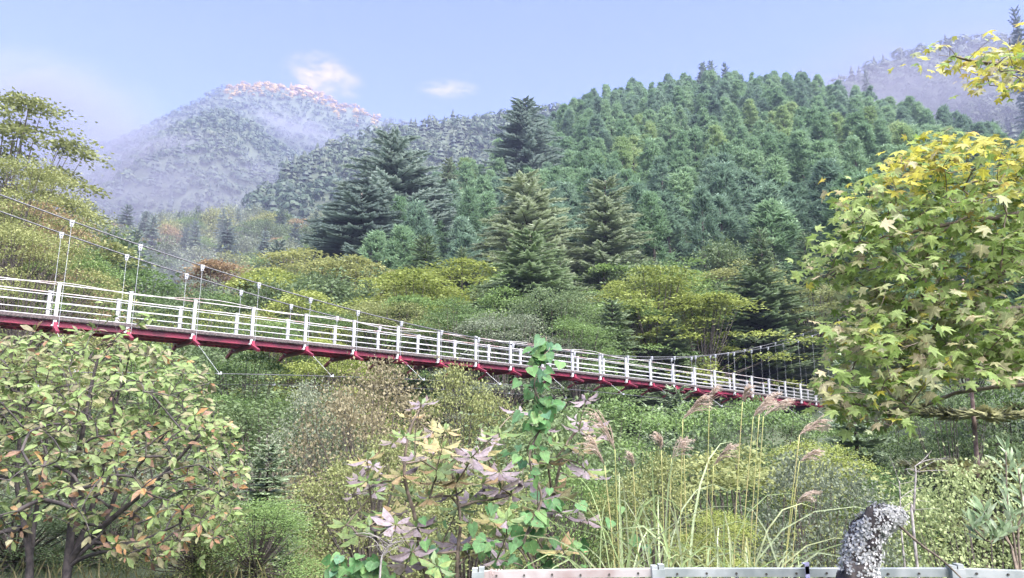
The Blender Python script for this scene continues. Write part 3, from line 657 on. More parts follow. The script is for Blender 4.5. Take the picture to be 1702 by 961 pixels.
def wood(name, label, P, protos, mats_, seed):           # a mass of trees too many to pick apart: crowns set on points
    lib = bpy.data.collections.new(name + '_crowns')
    for i_, (me, mt) in enumerate([(m_, q) for q in mats_ for m_ in protos]):
        me = me.copy(); me.materials.clear(); me.materials.append(M[mt]); o = bpy.data.objects.new('crown_kind', me); lib.objects.link(o)
    me = bpy.data.meshes.new(name); me.vertices.add(len(P)); me.vertices.foreach_set('co', np.array([(x, y, Tz(x, y) - .3) for x, y, *_ in P], np.float32).ravel()); me.update()
    a = me.attributes.new('size', 'FLOAT_VECTOR', 'POINT'); a.data.foreach_set('vector', np.array([q[2:5] for q in P], np.float32).ravel())
    a = me.attributes.new('turn', 'FLOAT_VECTOR', 'POINT'); a.data.foreach_set('vector', np.array([(rng.normal() * .04, rng.normal() * .04, rng.random() * 6.28) for q in P], np.float32).ravel())
    o = link(name, me); ng = bpy.data.node_groups.new(name, 'GeometryNodeTree'); ng.interface.new_socket('Geometry', in_out='INPUT', socket_type='NodeSocketGeometry'); ng.interface.new_socket('Geometry', in_out='OUTPUT', socket_type='NodeSocketGeometry')
    gi, go = ng.nodes.new('NodeGroupInput'), ng.nodes.new('NodeGroupOutput'); ip = ng.nodes.new('GeometryNodeInstanceOnPoints'); ci = ng.nodes.new('GeometryNodeCollectionInfo'); ci.inputs['Collection'].default_value = lib; ci.inputs['Separate Children'].default_value = True; ci.inputs['Reset Children'].default_value = True
    s1, s2 = ng.nodes.new('GeometryNodeInputNamedAttribute'), ng.nodes.new('GeometryNodeInputNamedAttribute'); s1.data_type = s2.data_type = 'FLOAT_VECTOR'; s1.inputs['Name'].default_value = 'size'; s2.inputs['Name'].default_value = 'turn'
    L_ = ng.links.new; L_(gi.outputs[0], ip.inputs['Points']); L_(ci.outputs[0], ip.inputs['Instance']); ip.inputs['Pick Instance'].default_value = True; L_(s1.outputs[0], ip.inputs['Scale']); L_(s2.outputs[0], ip.inputs['Rotation']); L_(ip.outputs[0], go.inputs[0])
    m = o.modifiers.new('trees', 'NODES'); m.node_group = ng
    return tag(o, label, 'wood', kind='stuff')
P_ = []
for x, y in pts[300:]:
    H, W_ = cyp_dims(); P_.append((x, y, W_ / 5.8, W_ / 5.8, H / 17))
wood('cypress_wood', 'dense cypress wood covering the upper slope below the crest', P_, [q[0][1] for q in PROTO['cypress']], ['hin_g', 'hin_b', 'hin_g', 'hin_b'], 3)

# ------------------------------------------------------------------ far woods on the mountains (one mass each)
def blob(seed, conif):
    if conif:
        v = []; f = []; zs = [0, .3, .6, .85]; rs = [.42, .36, .24, .12]
        for i_, (z, r_) in enumerate(zip(zs, rs)):
            o = len(v); k = 6
            for q in range(k): a = q * 6.283 / k + i_ * .6; v.append([math.cos(a) * r_ * (.8 + .4 * rng.random()), math.sin(a) * r_ * (.8 + .4 * rng.random()), z])
            v.append([0, 0, z + .36])
            for q in range(k): f.append([o + q, o + (q + 1) % k, o + k])
        return np.array(v), np.array(f)
    v = []; f = []
    for q in range(54):                       # a loose shell of tilted leaf patches
        d = unit(rng.normal(size=3)); d[2] = abs(d[2]) * .9 + .02; c = d * [.5, .5, .55] * (.75 + .35 * rng.random()) + [0, 0, .35]
        a = unit(np.cross(d, rng.normal(size=3))); e = np.cross(d, a); s = .07 + .07 * rng.random(); o = len(v)
        v += [c + a * s, c + e * s, c - a * s, c - e * s * .8]; f += [[o, o + 1, o + 2], [o, o + 2, o + 3]]
    return np.array(v), np.array(f)
BL = [blob(i_, False) for i_ in range(6)]; BC = [blob(i_, True) for i_ in range(3)]
def far_wood(hill, px0, px1, r0f, r1f, sp, size, conif, m, name, label, maxn=5000, crest=0, seed=1):
    t0, t1 = math.atan((px0 - 851) / FPX / CP), math.atan((px1 - 851) / FPX / CP)
    b = MB(); n = 0; r = None
    Rm = hill.rr.mean(); cand = []
    r = Rm * r0f
    while r < Rm * r1f:
        nn = int((t1 - t0) * r / sp)
        tt = t0 + (np.arange(nn) + rng.random(nn)) / max(nn, 1) * (t1 - t0); rr = r + rng.normal(size=nn) * sp * .4
        cand.append(np.stack([tt, rr], 1)); r += sp
    cand = np.concatenate(cand); Rr = hill.ridge(cand[:, 0]); cand = cand[cand[:, 1] < Rr + sp]
    X, Y = cand[:, 1] * np.sin(cand[:, 0]), cand[:, 1] * np.cos(cand[:, 0]); Z = T(X, Y); own = hill.h(cand[:, 0], cand[:, 1])
    ok = own > Z - 2.0
    if len(ok) > maxn: ok &= rng.random(len(ok)) < maxn / len(ok) * 1.0
    patch = fbm(X * .02, Y * .02, seed)
    HR = EYE + np.interp(cand[:, 0], hill.th, hill.rr * hill.el)
    for x, y, z, pn, hr in zip(X[ok], Y[ok], Z[ok], patch[ok], HR[ok]):
        cf = rng.random() < conif * .55 + pn * .5; v, f = (BC if cf else BL)[int(rng.integers(3))]
        s = size * (.7 + .65 * rng.random()); a = rng.random() * 6.283; c_, s_ = math.cos(a), math.sin(a); s *= (.8 if cf else 1); hh = s * (1.25 if cf else .95)
        q = np.stack([(v[:, 0] * c_ - v[:, 1] * s_) * s + x, (v[:, 0] * s_ + v[:, 1] * c_) * s + y, v[:, 2] * hh + z - .4], 1)
        b.add(q, f, np.clip(rng.random() * .5 + .25 + pn * .5 + rng.normal(size=len(v)) * .05, 0, 1), 2 if (crest and -.425 < x / y < -.195 and hr - z < crest * (.5 + .9 * rng.random())) else (1 if cf else 0))  # crest band gets the scrub colour that holds the sunrise glow
    return tag(link(name, b.mesh(name, [M[m], M['farc'], M['farglow']])), label, 'wood', kind='stuff')
far_wood(HB, 400, 1160, .42, 1.06, 8.0, 9.5, .35, 'far', 'ridge_wood', 'hazy green wood on the long ridge behind the firs', 4400)
far_wood(HC, 60, 590, .52, 1.05, 9.5, 11, .25, 'far', 'mountainside_wood', 'misty blue-grey wood on the rounded left mountain', 4400, seed=2)
far_wood(HD, 150, 720, .72, 1.04, 11, 11.5, .1, 'far', 'summit_wood', 'wood on the high mountain with crest scrub tinted russet for sunrise glow', 3800, 55, seed=3)
far_wood(HF, -80, 280, .85, 1.03, 15, 15, .3, 'far', 'far_hill_wood', 'faint wood on the low hill at the far left', 1500, seed=4)
far_wood(HE, 1230, 1760, .6, 1.05, 8.5, 10, .3, 'far', 'right_mountain_wood', 'purple hazed wood on the mountain behind the maple', 3000, seed=5)
far_wood(HG, 0, 640, .95, 1.15, 6.0, 8, .3, 'far', 'left_hill_wood', 'wood covering the top of the left hill', 900, seed=6)
# pale crags on the summit, sunrise warmth painted into their ochre
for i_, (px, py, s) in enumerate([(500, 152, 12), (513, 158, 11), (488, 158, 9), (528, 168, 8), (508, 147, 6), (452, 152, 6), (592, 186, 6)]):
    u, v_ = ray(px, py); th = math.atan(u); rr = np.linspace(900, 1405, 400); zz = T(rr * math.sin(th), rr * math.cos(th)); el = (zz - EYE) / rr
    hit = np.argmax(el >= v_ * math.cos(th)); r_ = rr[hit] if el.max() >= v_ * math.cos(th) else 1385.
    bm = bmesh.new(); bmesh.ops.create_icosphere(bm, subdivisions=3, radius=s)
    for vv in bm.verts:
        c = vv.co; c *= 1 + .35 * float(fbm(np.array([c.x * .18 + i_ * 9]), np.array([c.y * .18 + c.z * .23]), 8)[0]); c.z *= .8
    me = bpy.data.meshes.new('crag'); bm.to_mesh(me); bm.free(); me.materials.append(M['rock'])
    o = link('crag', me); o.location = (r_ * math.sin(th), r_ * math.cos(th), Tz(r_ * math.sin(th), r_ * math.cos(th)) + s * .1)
    tag(o, 'pale bare crag among the scrub on the summit, coloured for sunrise glow', 'rock', 'pale crags on the summit')

# ------------------------------------------------------------------ near plants
def inside(poly, x, y):
    c = False; j_ = len(poly) - 1
    for i_ in range(len(poly)):
        (xi, yi), (xj, yj) = poly[i_], poly[j_]
        if (yi > y) != (yj > y) and x < (xj - xi) * (y - yi) / (yj - yi) + xi: c = not c
        j_ = i_
    return c
def sample_poly(poly, n, mind=0):
    xs = [p[0] for p in poly]; ys = [p[1] for p in poly]; out = []; tries = 0
    while len(out) < n and tries < n * 80:
        tries += 1
        x = min(xs) + rng.random() * (max(xs) - min(xs)); y = min(ys) + rng.random() * (max(ys) - min(ys))
        if inside(poly, x, y) and all((x - a) ** 2 + (y - b_) ** 2 > mind * mind for a, b_ in out): out.append((x, y))
    return out
def smooth_line(P, n=14):
    P = np.asarray(P, float); t = np.linspace(0, len(P) - 1, n); out = []
    for q in t:
        i_ = min(int(q), len(P) - 2); f = q - i_; p0 = P[max(i_ - 1, 0)]; p1 = P[i_]; p2 = P[i_ + 1]; p3 = P[min(i_ + 2, len(P) - 1)]
        out.append(.5 * ((2 * p1) + (-p0 + p2) * f + (2 * p0 - 5 * p1 + 4 * p2 - p3) * f * f + (-p0 + 3 * p1 - 3 * p2 + p3) * f ** 3))
    return np.array(out)
def branching(b, stems, nodes, r_tip, sag=.05, back=None):
    """stems: list of (points, r0, r1); every node is tied to the nearest skeleton point that lies nearer the root"""
    K = []; root = stems[0][0][0]
    for P, r0, r1 in stems:
        P = smooth_line(P, 4 * len(P)); b.tube(P, np.linspace(r0, r1, len(P)), 7)
        for p in P[len(P) // 4:]: K.append((p, np.linalg.norm(p - root), -1))
    nodes = sorted([np.asarray(n_) for n_ in nodes], key=lambda p: np.linalg.norm(p - root)); par = []; n0 = len(K); cnt = []
    for p in nodes:
        d = np.linalg.norm(p - root); KP = np.array([k_[0] for k_ in K]); KD = np.array([k_[1] for k_ in K])
        cost = np.linalg.norm(KP - p, axis=1) + np.where(KD > d, .5 * (KD - d) + .15, 0) + .12 * (KP[:, 2] > p[2] + .1)
        j_ = int(np.argmin(cost)); par.append(j_); K.append((p, d, j_)); cnt.append(1)
    for i_ in range(len(nodes) - 1, -1, -1):
        if par[i_] >= n0: cnt[par[i_] - n0] += cnt[i_]
    for i_, p in enumerate(nodes):
        q = K[par[i_]][0]; mid = (p + q) / 2 + np.array([0, 0, sag * np.linalg.norm(p - q)]) + rng.normal(size=3) * .04 * np.linalg.norm(p - q)
        r_ = r_tip * cnt[i_] ** .45; b.tube(smooth_line([q, mid, p], 5), np.linspace(r_ * 1.15, r_ * .85, 5), 5, False)
    return nodes, [K[j_][0] for j_ in par]
class LeafSet:
    def __init__(s): s.p, s.d, s.s, s.l, s.w, s.m = [], [], [], [], [], []
    def add(s, p, d, sd, l, w, m): s.p.append(p); s.d.append(d); s.s.append(sd); s.l.append(l); s.w.append(w); s.m.append(m)
    def emit(s, th, tpls, mats, name='leaf', maxn=300):
        p, d, sd = np.array(s.p), unit(np.array(s.d)), np.array(s.s); l, w_, m = np.array(s.l), np.array(s.w), np.array(s.m)
        sd = sd - (sd * d).sum(1)[:, None] * d; sd = unit(sd); nn = np.cross(sd, d); loc = np.array(th.location)
        vis = np.abs(p[:, 0] / p[:, 1]) < .74
        order = np.argsort(np.where(vis, 0, 50) + np.linalg.norm(p - [0, 0, EYE], axis=1)); U = {}
        for q in order[:maxn]:
            key = (int(q) % len(tpls), int(m[q]))
            if key not in U:
                b = MB(); tv, tf = tpls[key[0]]; b.add(tv, tf, None, 0, tv[:, :2]); U[key] = b.mesh(name, M[mats[key[1]]], True, True)
            o = link(name, U[key], th); X = Matrix.Identity(4)
            for r_ in range(3): X[r_][0] = d[q][r_] * l[q]; X[r_][1] = sd[q][r_] * w_[q]; X[r_][2] = nn[q][r_] * l[q]; X[r_][3] = p[q][r_] - loc[r_]
            o.matrix_local = X
        rest = order[maxn:]
        if len(rest):
            b = MB()
            for v in range(len(tpls)):
                r_ = rest[rest % len(tpls) == v]
                if len(r_): b.leaves(p[r_] - loc, d[r_], sd[r_], l[r_], w_[r_], tpls[v], None, m[r_])
            tag(link('leaves', b.mesh('leaves', [M[x] for x in mats], True, True), th), kind='stuff')
def variants(tpl, n=4, amp=.10):
    out = []
    for q in range(n):
        v, f = tpl; v = v.copy(); v[:, 2] += amp * (rng.normal() * v[:, 1] ** 2 * 2 + rng.normal() * .8 * v[:, 0] ** 2) + rng.normal(size=len(v)) * .012; v[:, :2] *= 1 + rng.normal(size=(len(v), 2)) * .05
        out.append((v, f))
    return out
M['mp_y'] = big_leaf_mat('maple_yellow', [(.34, .33, .05), (.46, .42, .07), (.36, .38, .09), (.42, .32, .08)], .5)
M['mp_g'] = big_leaf_mat('maple_green', [(.13, .20, .05), (.20, .29, .07), (.27, .34, .12), (.17, .25, .07)], .5)
M['mp_p'] = big_leaf_mat('maple_pale', [(.34, .33, .17), (.29, .32, .15), (.38, .32, .20), (.30, .34, .19)], .45)
M['lt_g'] = big_leaf_mat('near_leaf_green', [(.12, .18, .055), (.18, .25, .085), (.12, .16, .06), (.23, .29, .12)])
M['lt_o'] = big_leaf_mat('near_leaf_olive', [(.16, .17, .08), (.20, .20, .10), (.18, .16, .10), (.24, .24, .14)])
M['lt_r'] = big_leaf_mat('near_leaf_russet', [(.255, .135, .075), (.315, .180, .075), (.225, .143, .120), (.345, .225, .090)])
M['wh_m'] = big_leaf_mat('whorl_leaf_sky_sheen', [(.171, .140, .150), (.207, .176, .186), (.140, .109, .114), (.176, .155, .125)], .15, .38)  # mauve base colour stands in for sky reflected on glossy leaves
M['wh_y'] = big_leaf_mat('whorl_leaf_yellowing', [(.259, .230, .101), (.216, .216, .101), (.288, .202, .108), (.245, .238, .130)], .25)
M['wh_g'] = big_leaf_mat('whorl_leaf_green', [(.116, .180, .065), (.173, .231, .079), (.145, .202, .101)], .3)
M['vine'] = big_leaf_mat('vine_leaf', [(.061, .150, .048), (.095, .204, .075), (.136, .245, .082), (.082, .177, .102)], .35)
M['blade'] = big_leaf_mat('grass_blade', [(.176, .240, .088), (.256, .320, .152), (.336, .384, .240), (.256, .264, .104)], .35)
M['plume'] = big_leaf_mat('plume', [(.360, .279, .225), (.432, .351, .288), (.495, .423, .360)], .3, .8)
M['straw'] = leaf_mat('dry_grass', [(.10, .13, .05), (.20, .19, .08), (.30, .25, .14)], .3, obj_rand=False)
M['lance'] = big_leaf_mat('lance_leaf', [(.16, .24, .12), (.24, .32, .18), (.30, .36, .24)], .25)
M['lichen'] = leaf_mat('lichen', [(.32, .32, .30), (.52, .51, .49), (.64, .63, .61)], 0, .9, obj_rand=False)

# --- near leafy tree on the left
base = at(112, 950, 8.0); gz = Tz(base[0], base[1]); root = np.array([base[0], base[1], gz])
th = thing('near_tree', 'many-stemmed leafy tree turning russet below, in front of the near end of the bridge', 'tree', root)
def PL(pts): return [at(x, y, d) for x, y, d in pts]
stems = [([root - [0, 0, .2]] + PL([(112, 945, 8), (118, 880, 8), (122, 800, 8), (135, 730, 7.9), (152, 640, 7.9), (165, 590, 7.9)]), .052, .012),
         ([root - [0, 0, .2]] + PL([(114, 945, 8), (140, 880, 8.1), (166, 800, 8.2), (182, 720, 8.2), (205, 620, 8.2)]), .045, .010),
         ([root - [0, 0, .2]] + PL([(116, 935, 8), (180, 868, 7.8), (260, 800, 7.7), (340, 715, 7.6)]), .045, .012),
         ([root - [0, 0, .2]] + PL([(116, 940, 8), (170, 880, 8.5), (215, 760, 8.6), (275, 660, 8.6)]), .045, .012),
         ([root - [.4, 0, .2]] + PL([(50, 950, 8), (40, 870, 8), (28, 800, 8), (34, 700, 8.1), (28, 620, 8.1)]), .042, .012),
         ([root - [.4, 0, .2]] + PL([(48, 945, 8), (60, 850, 8.2), (75, 760, 8.3), (82, 650, 8.3)]), .035, .012),
         ([root - [0, 0, .2]] + PL([(118, 940, 8), (220, 905, 7.6), (300, 870, 7.4)]), .03, .010)]
crown = [(-70, 560), (30, 550), (100, 548), (190, 556), (250, 575), (305, 590), (345, 630), (372, 680), (392, 720), (412, 790), (414, 850), (380, 895), (330, 930), (230, 935), (150, 900), (90, 860), (20, 900), (-70, 900)]
nodes_px = []
for x, y in sample_poly(crown, 1150, 3):
    if y > 780 and rng.random() < .35: continue
    nodes_px.append((x, y))
nodes_px += [(250 - 20 * q, 528 + 10 * q) for q in range(3)] + [(175, 505), (185, 530), (160, 548), (345, 612)]
nodes = [at(x, y, 8.0 + rng.normal() * .65) for x, y in nodes_px]
b = MB(); nodes, pars = branching(b, stems, nodes, .0026, .06)
link('stems', (lambda: (setattr(b, 'v', [q - root for q in b.v]), b.mesh('stems', M['bark_dark'], True))[1])(), th)
LS = LeafSet()
for p, q in zip(nodes, pars):
    ax = unit(p - q + np.array([0, 0, .15])); n_ = int(rng.integers(5, 9)); a0 = rng.random() * 6.28
    e1 = unit(np.cross(ax, [.3, .2, 1.])); e2 = np.cross(ax, e1); hgt = (p[2] - gz) / 2.6; low = rng.random() > hgt * 1.25
    for k in range(n_):
        a = a0 + k * 6.28 / n_ + rng.normal() * .2; rd = e1 * math.cos(a) + e2 * math.sin(a)
        d = unit(rd + ax * .35 + np.array([0, 0, -.30]) + rng.normal(size=3) * .18); s_ = np.cross(d, unit(np.array([0, -.65, .75]) + rng.normal(size=3) * .4))
        mi = (2 if rng.random() < (.26 if low else .03) else (1 if rng.random() < (.5 if low else .28) else 0)); l = .092 * (.5 + .9 * rng.random())
        LS.add(p + rd * .012, d, s_, l, l * .46, mi)
LS.emit(th, variants(OVAL), ['lt_g', 'lt_o', 'lt_r'])

# --- shrub with whorls of big leaves
root = np.array([*at(760, 961, 6.0)[:2], 0]); root[2] = Tz(root[0], root[1])
th = thing('whorled_shrub', 'tall shrub with whorls of big leaves, some yellowing, some tinted mauve for sky sheen, beside the vine', 'shrub', root)
W_PX = [(700, 672), (655, 735), (610, 765), (735, 745), (668, 790), (760, 800), (700, 830), (640, 800), (795, 755), (830, 785), (740, 715), (610, 800), (700, 870), (650, 850), (780, 870), (818, 865), (595, 890), (720, 920), (860, 684), (940, 740), (960, 700), (985, 735), (905, 715), (925, 760), (890, 850), (900, 830), (940, 905), (760, 845), (690, 760), (725, 780), (760, 905), (640, 880), (840, 900), (975, 665), (830, 720)]
W_PX += sample_poly([(580, 770), (680, 690), (760, 720), (860, 740), (990, 680), (1000, 800), (960, 950), (700, 960), (620, 930), (570, 870)], 62, 17)
nodes = [at(x, y, 5.9 + rng.normal() * .3) for x, y in W_PX]
stems = [([root - [0, 0, .2]] + PL([(705, 940, 6), (690, 860, 6), (672, 790, 6), (680, 720, 6), (698, 680, 6)]), .022, .007), ([root - [0, 0, .2]] + PL([(760, 940, 5.9), (765, 860, 5.9), (750, 780, 5.9)]), .02, .007),
         ([root - [0, 0, .2]] + PL([(880, 940, 6), (915, 840, 6), (935, 760, 6), (962, 705, 6)]), .02, .007), ([root - [0, 0, .2]] + PL([(640, 940, 6.1), (620, 850, 6.1), (612, 790, 6.1)]), .018, .006)]
b = MB(); nodes, pars = branching(b, stems, nodes, .004, .03); b.v = [q - root for q in b.v]; link('stems', b.mesh('stems', M['twig'], True), th)
LS = LeafSet()
for p, q in zip(nodes, pars):
    n_ = int(rng.integers(6, 9)); a0 = rng.random() * 6.28; ax = unit(np.array([rng.normal() * .18, -.28 + rng.normal() * .15, 1])); e1 = unit(np.cross(ax, [1, 0, 0.])); e2 = np.cross(ax, e1)
    r_ = rng.random(); wm = 0 if r_ < .5 else (1 if r_ < .78 else 2); sz = .11 + .07 * rng.random()
    for k in range(n_):
        a = a0 + k * 6.28 / n_ + rng.normal() * .12; rd = e1 * math.cos(a) + e2 * math.sin(a); d = unit(rd + ax * (.10 + rng.normal() * .12) - np.array([0, 0, .12]))
        l = sz * (.8 + .35 * rng.random()); LS.add(p + rd * .015, d, np.cross(ax, rd) + rng.normal(size=3) * .12, l, l * .42, wm if rng.random() < .82 else int(rng.integers(3)))
    for k in range(2):
        d = unit(np.array([rng.normal() * .5, rng.normal() * .5, .9])); LS.add(p, d, rnd_dir(1)[0], .07, .03, 2)
LS.emit(th, variants(OVAL), ['wh_m', 'wh_y', 'wh_g'])

# --- climbing vine column
root = np.array([*at(900, 961, 5.45)[:2], 0]); root[2] = Tz(root[0], root[1])
th = thing('climbing_vine', 'green heart-leaved vine climbing a thin stem up past the bridge railing', 'vine', root)
line = smooth_line([root - [0, 0, .1]] + PL([(890, 960, 5.45), (872, 900, 5.45), (900, 830, 5.45), (880, 760, 5.45), (905, 690, 5.45), (888, 640, 5.45), (905, 590, 5.45), (908, 560, 5.45)]), 60)
b = MB(); b.tube(line - root, np.linspace(.012, .004, 60), 5); hel = line - root + np.stack([np.cos(np.arange(60) * .7), np.sin(np.arange(60) * .7), np.zeros(60)], 1) * .03; b.tube(hel, .004, 4); link('stem', b.mesh('stem', M['twig'], True), th)
LS = LeafSet()
for q in range(240):
    t = rng.random() ** .9; p = line[min(int(t * 59), 59)] if q < 125 else at(*( (560 + 80 * rng.random(), 925 + 40 * rng.random()) if q < 185 else (700 + 330 * rng.random(), 830 + 130 * rng.random())), 5.6)
    wd = .065 * (1.25 - t) + .025; off = rng.normal(size=3) * np.array([wd, .07, .03]); d = unit(np.array([off[0] * 3 + rng.normal() * .4, -.35 + rng.normal() * .35, -.55 + rng.normal() * .3]))
    nrm = unit(np.array([rng.normal() * .35, -.7, .6 + rng.normal() * .3])); l = .06 + .06 * rng.random()
    LS.add(p + off, d, np.cross(d, nrm), l, l * .95, 0)
LS.emit(th, variants(HEART), ['vine'])

# --- plume grass: three clumps of stalks, plumes and arching blades
def clump(label, foot_px, Y, plumes, nblade, xr):
    root = np.array([*at(foot_px, 961, Y)[:2], 0]); root[2] = Tz(root[0], root[1])
    th = thing('plume_grass', label, 'grass clump', root, 0, 'clumps of plume grass behind the fence')
    for (bx, by), (tx, ty), fx in plumes:
        Yp = Y + rng.normal() * .18; foot = np.array([*at(fx, 961, Yp)[:2], 0]); foot[2] = Tz(foot[0], foot[1]) - .05; p0 = at(bx, by, Yp); p1 = at(tx, ty, Yp - .05)
        m = foot * .45 + p0 * .55; m[0] -= (p0[0] - foot[0]) * .12
        b = MB(); L = smooth_line([foot, m, p0], 12); b.tube(L - root, np.linspace(.0042, .0028, 12), 5); st = link('stalk', b.mesh('stalk', M['stalk'], True), th)
        b = MB(); ax = (p1 - p0) * 1.12; ln = np.linalg.norm(ax); n_ = 24; ru = smooth_line([p0, p0 + ax * .5, p0 + ax * .9 + np.array([np.sign(ax[0]) * ln * .06, 0, -ln * .06])], 12)
        for k in range(n_):
            f = rng.random() * .6; s0 = ru[int(f * 11)]; l_ = ln * (.75 - .5 * f) * (.75 + .4 * rng.random()); d_ = unit(unit(ax) + rng.normal(size=3) * np.array([.16, .22, .14]) + np.array([np.sign(ax[0]) * .08, 0, 0]))
            F = smooth_line([s0, s0 + d_ * l_ * .55, s0 + d_ * l_ + np.array([np.sign(ax[0]) * .12, 0, -.26]) * l_ * (.5 + .7 * rng.random())], 8)
            b.tube(F - root, np.array([.0008, .0016, .0022, .0022, .002, .0018, .0012, .0005]), 4, False)
            fz = 16; ii = rng.integers(1, 8, fz); tn = unit(np.gradient(F, axis=0))[ii]; b.leaves(F[ii] - root + rng.normal(size=(fz, 3)) * .0015, tn + rng.normal(size=(fz, 3)) * .28, rnd_dir(fz), .020, .003, DIAMOND)
        link('plume', b.mesh('plume', M['plume'], True), st)
    for k in range(nblade):
        x = xr[0] + rng.random() * (xr[1] - xr[0]); Yp = Y + rng.normal() * .25; f0 = np.array([*at(x, 961, Yp)[:2], 0]); f0[2] = Tz(f0[0], f0[1]) - .05
        H = (1.0 + .6 * rng.random()) * (1.2 if rng.random() < .3 else .95); a = rng.random() * 6.28; rch = (.15 + .95 * rng.random() ** 1.1); o = np.array([math.cos(a) * 1.15, math.sin(a) * .6, 0]); dr = rng.random() ** 1.3 * .75
        tt = np.linspace(0, 1, 9)[:, None]; P = f0 + o * rch * tt ** 2.2 + np.array([0, 0, H]) * (1.5 * tt - (.5 + dr) * tt ** 3) - root
        sdv = np.cross(unit(np.gradient(P, axis=0)), unit(np.array([rng.normal() * .5, -1, rng.normal() * .3]))); sdv = unit(sdv); wv = (.0062 * (.6 + .7 * rng.random())) * np.array([.7, .9, 1, 1, .95, .85, .65, .4, .05])
        b = MB(); nrm = np.cross(sdv, unit(np.gradient(P, axis=0))) * .0022
        b.add(np.concatenate([P - sdv * wv[:, None] + nrm, P, P + sdv * wv[:, None] + nrm]), [[q + o_, q + 1 + o_, q + 10 + o_, q + 9 + o_] for q in range(8) for o_ in (0, 9)]); link('blade', b.mesh('blade', M['blade'], True), th)
clump('plume grass clump with two pink drooping plumes next to the whorled shrub', 1040, 5.0, [((1022, 747), (988, 678), 1030), ((1005, 774), (981, 720), 1034), ((1052, 776), (1049, 752), 1066), ((1099, 748), (1094, 716), 1104)], 52, (990, 1120))
clump('plume grass clump in the middle with one plume arched over the bridge rail', 1150, 4.9, [((1116, 762), (1140, 728), 1100), ((1137, 756), (1137, 730), 1140), ((1135, 697), (1172, 655), 1120), ((1179, 672), (1190, 640), 1162), ((1186, 774), (1216, 735), 1164)], 60, (1090, 1240))
clump('plume grass clump with the tallest bundled plumes near the lichen stump', 1240, 4.8, [((1234, 668), (1244, 640), 1200), ((1252, 693), (1280, 655), 1207), ((1262, 690), (1290, 650), 1222), ((1269, 692), (1310, 662), 1230), ((1329, 723), (1371, 694), 1268), ((1329, 767), (1360, 748), 1262), ((1324, 837), (1353, 815), 1285)], 64, (1180, 1350))

# --- dry grass along the verge (nobody could count it)
b = MB(); n_ = 3600; Yv = 4.2 + 7 * rng.random(n_); Xv = Yv * (-.78 + 1.55 * rng.random(n_)); s = (Xv - 4) * .761 + (Yv - 31) * .6485; ok = (s > -22.9) & (s < -17); Xv, Yv = Xv[ok], Yv[ok]; n_ = len(Xv)
Zv = T(Xv, Yv) - .03; d = np.stack([rng.normal(size=n_) * .45, rng.normal(size=n_) * .45, np.ones(n_)], 1); hgt = .15 + .25 * rng.random(n_)
b.leaves(np.stack([Xv, Yv, Zv], 1), d, rnd_dir(n_) * [1, 1, .1], hgt, .018, DIAMOND); tag(link('verge_grass', b.mesh('verge_grass', M['straw'])), 'dry straw-coloured grass along the road verge', 'grass', kind='stuff')

# --- maple hanging in from the right; trunk stands out of the picture
root = np.array([2.75, 3.2, Tz(2.75, 3.2)])
th = thing('near_maple', 'maple branch of yellow and green star-shaped leaves hanging in close at the right', 'tree', root)
UP = [(1395, 330), (1440, 320), (1480, 260), (1540, 232), (1640, 235), (1702, 240), (1790, 240), (1790, 420), (1680, 455), (1560, 450), (1500, 478), (1400, 480), (1345, 448), (1350, 420), (1400, 370)]
LL = [(1385, 525), (1420, 490), (1480, 480), (1600, 470), (1650, 480), (1600, 560), (1570, 630), (1520, 650), (1500, 715), (1440, 710), (1400, 685), (1368, 655), (1365, 640), (1400, 600), (1395, 560)]
LR = [(1620, 505), (1720, 495), (1790, 510), (1790, 645), (1690, 635), (1640, 625), (1565, 635), (1555, 600), (1590, 540)]
TP = [(1570, 90), (1600, 105), (1645, 62), (1720, 62), (1790, 90), (1790, 130), (1690, 150), (1620, 150)]
nd = [(x, y, 0) for x, y in sample_poly(UP, 380, 8)] + [(x, y, 1) for x, y in sample_poly(LL, 185, 8)] + [(x, y, 2) for x, y in sample_poly(LR, 125, 9)] + [(x, y, 3) for x, y in sample_poly(TP, 36, 11)] + [(1415, 312, 0), (1400, 325, 0), (1545, 75, 3), (1560, 92, 3), (1580, 80, 3), (1498, 262, 0), (1375, 432, 0)]
nodes = [at(x, y, 2.85 + rng.normal() * .17) for x, y, _ in nd]; zone = {tuple(np.round(p, 5)): (z, y) for p, (x, y, z) in zip(nodes, nd)}
top = root + [0.05, 0, 3.9]
stems = [([root - [0, 0, .3], root + [.03, 0, 1.2], root + [-.03, 0, 2.4], top], .085, .03),
         ([root + [-.02, 0, 2.0]] + PL([(1850, 340, 3.0), (1702, 356, 2.9), (1625, 366, 2.85), (1540, 380, 2.85), (1470, 400, 2.85)]), .022, .004),
         ([root + [0, 0, 1.5]] + PL([(1850, 520, 3.0), (1720, 510, 2.9), (1600, 530, 2.85), (1480, 580, 2.85)]), .016, .004),
         ([root + [-.02, 0, 2.7]] + PL([(1850, 150, 3.0), (1740, 110, 2.9), (1640, 105, 2.85), (1590, 95, 2.85)]), .022, .004)]
b = MB(); tpn = [p for p in nodes if zone[tuple(np.round(p, 5))][0] == 3]; nn1, pp1 = branching(b, stems[:3], [p for p in nodes if zone[tuple(np.round(p, 5))][0] != 3], .0010, .06)
nn2, pp2 = branching(b, [stems[3]], tpn, .0013, .06); nodes, pars = nn1 + nn2, pp1 + pp2; b.v = [q - root for q in b.v]; link('branches', b.mesh('branches', M['twig'], True), th)
LS = LeafSet()
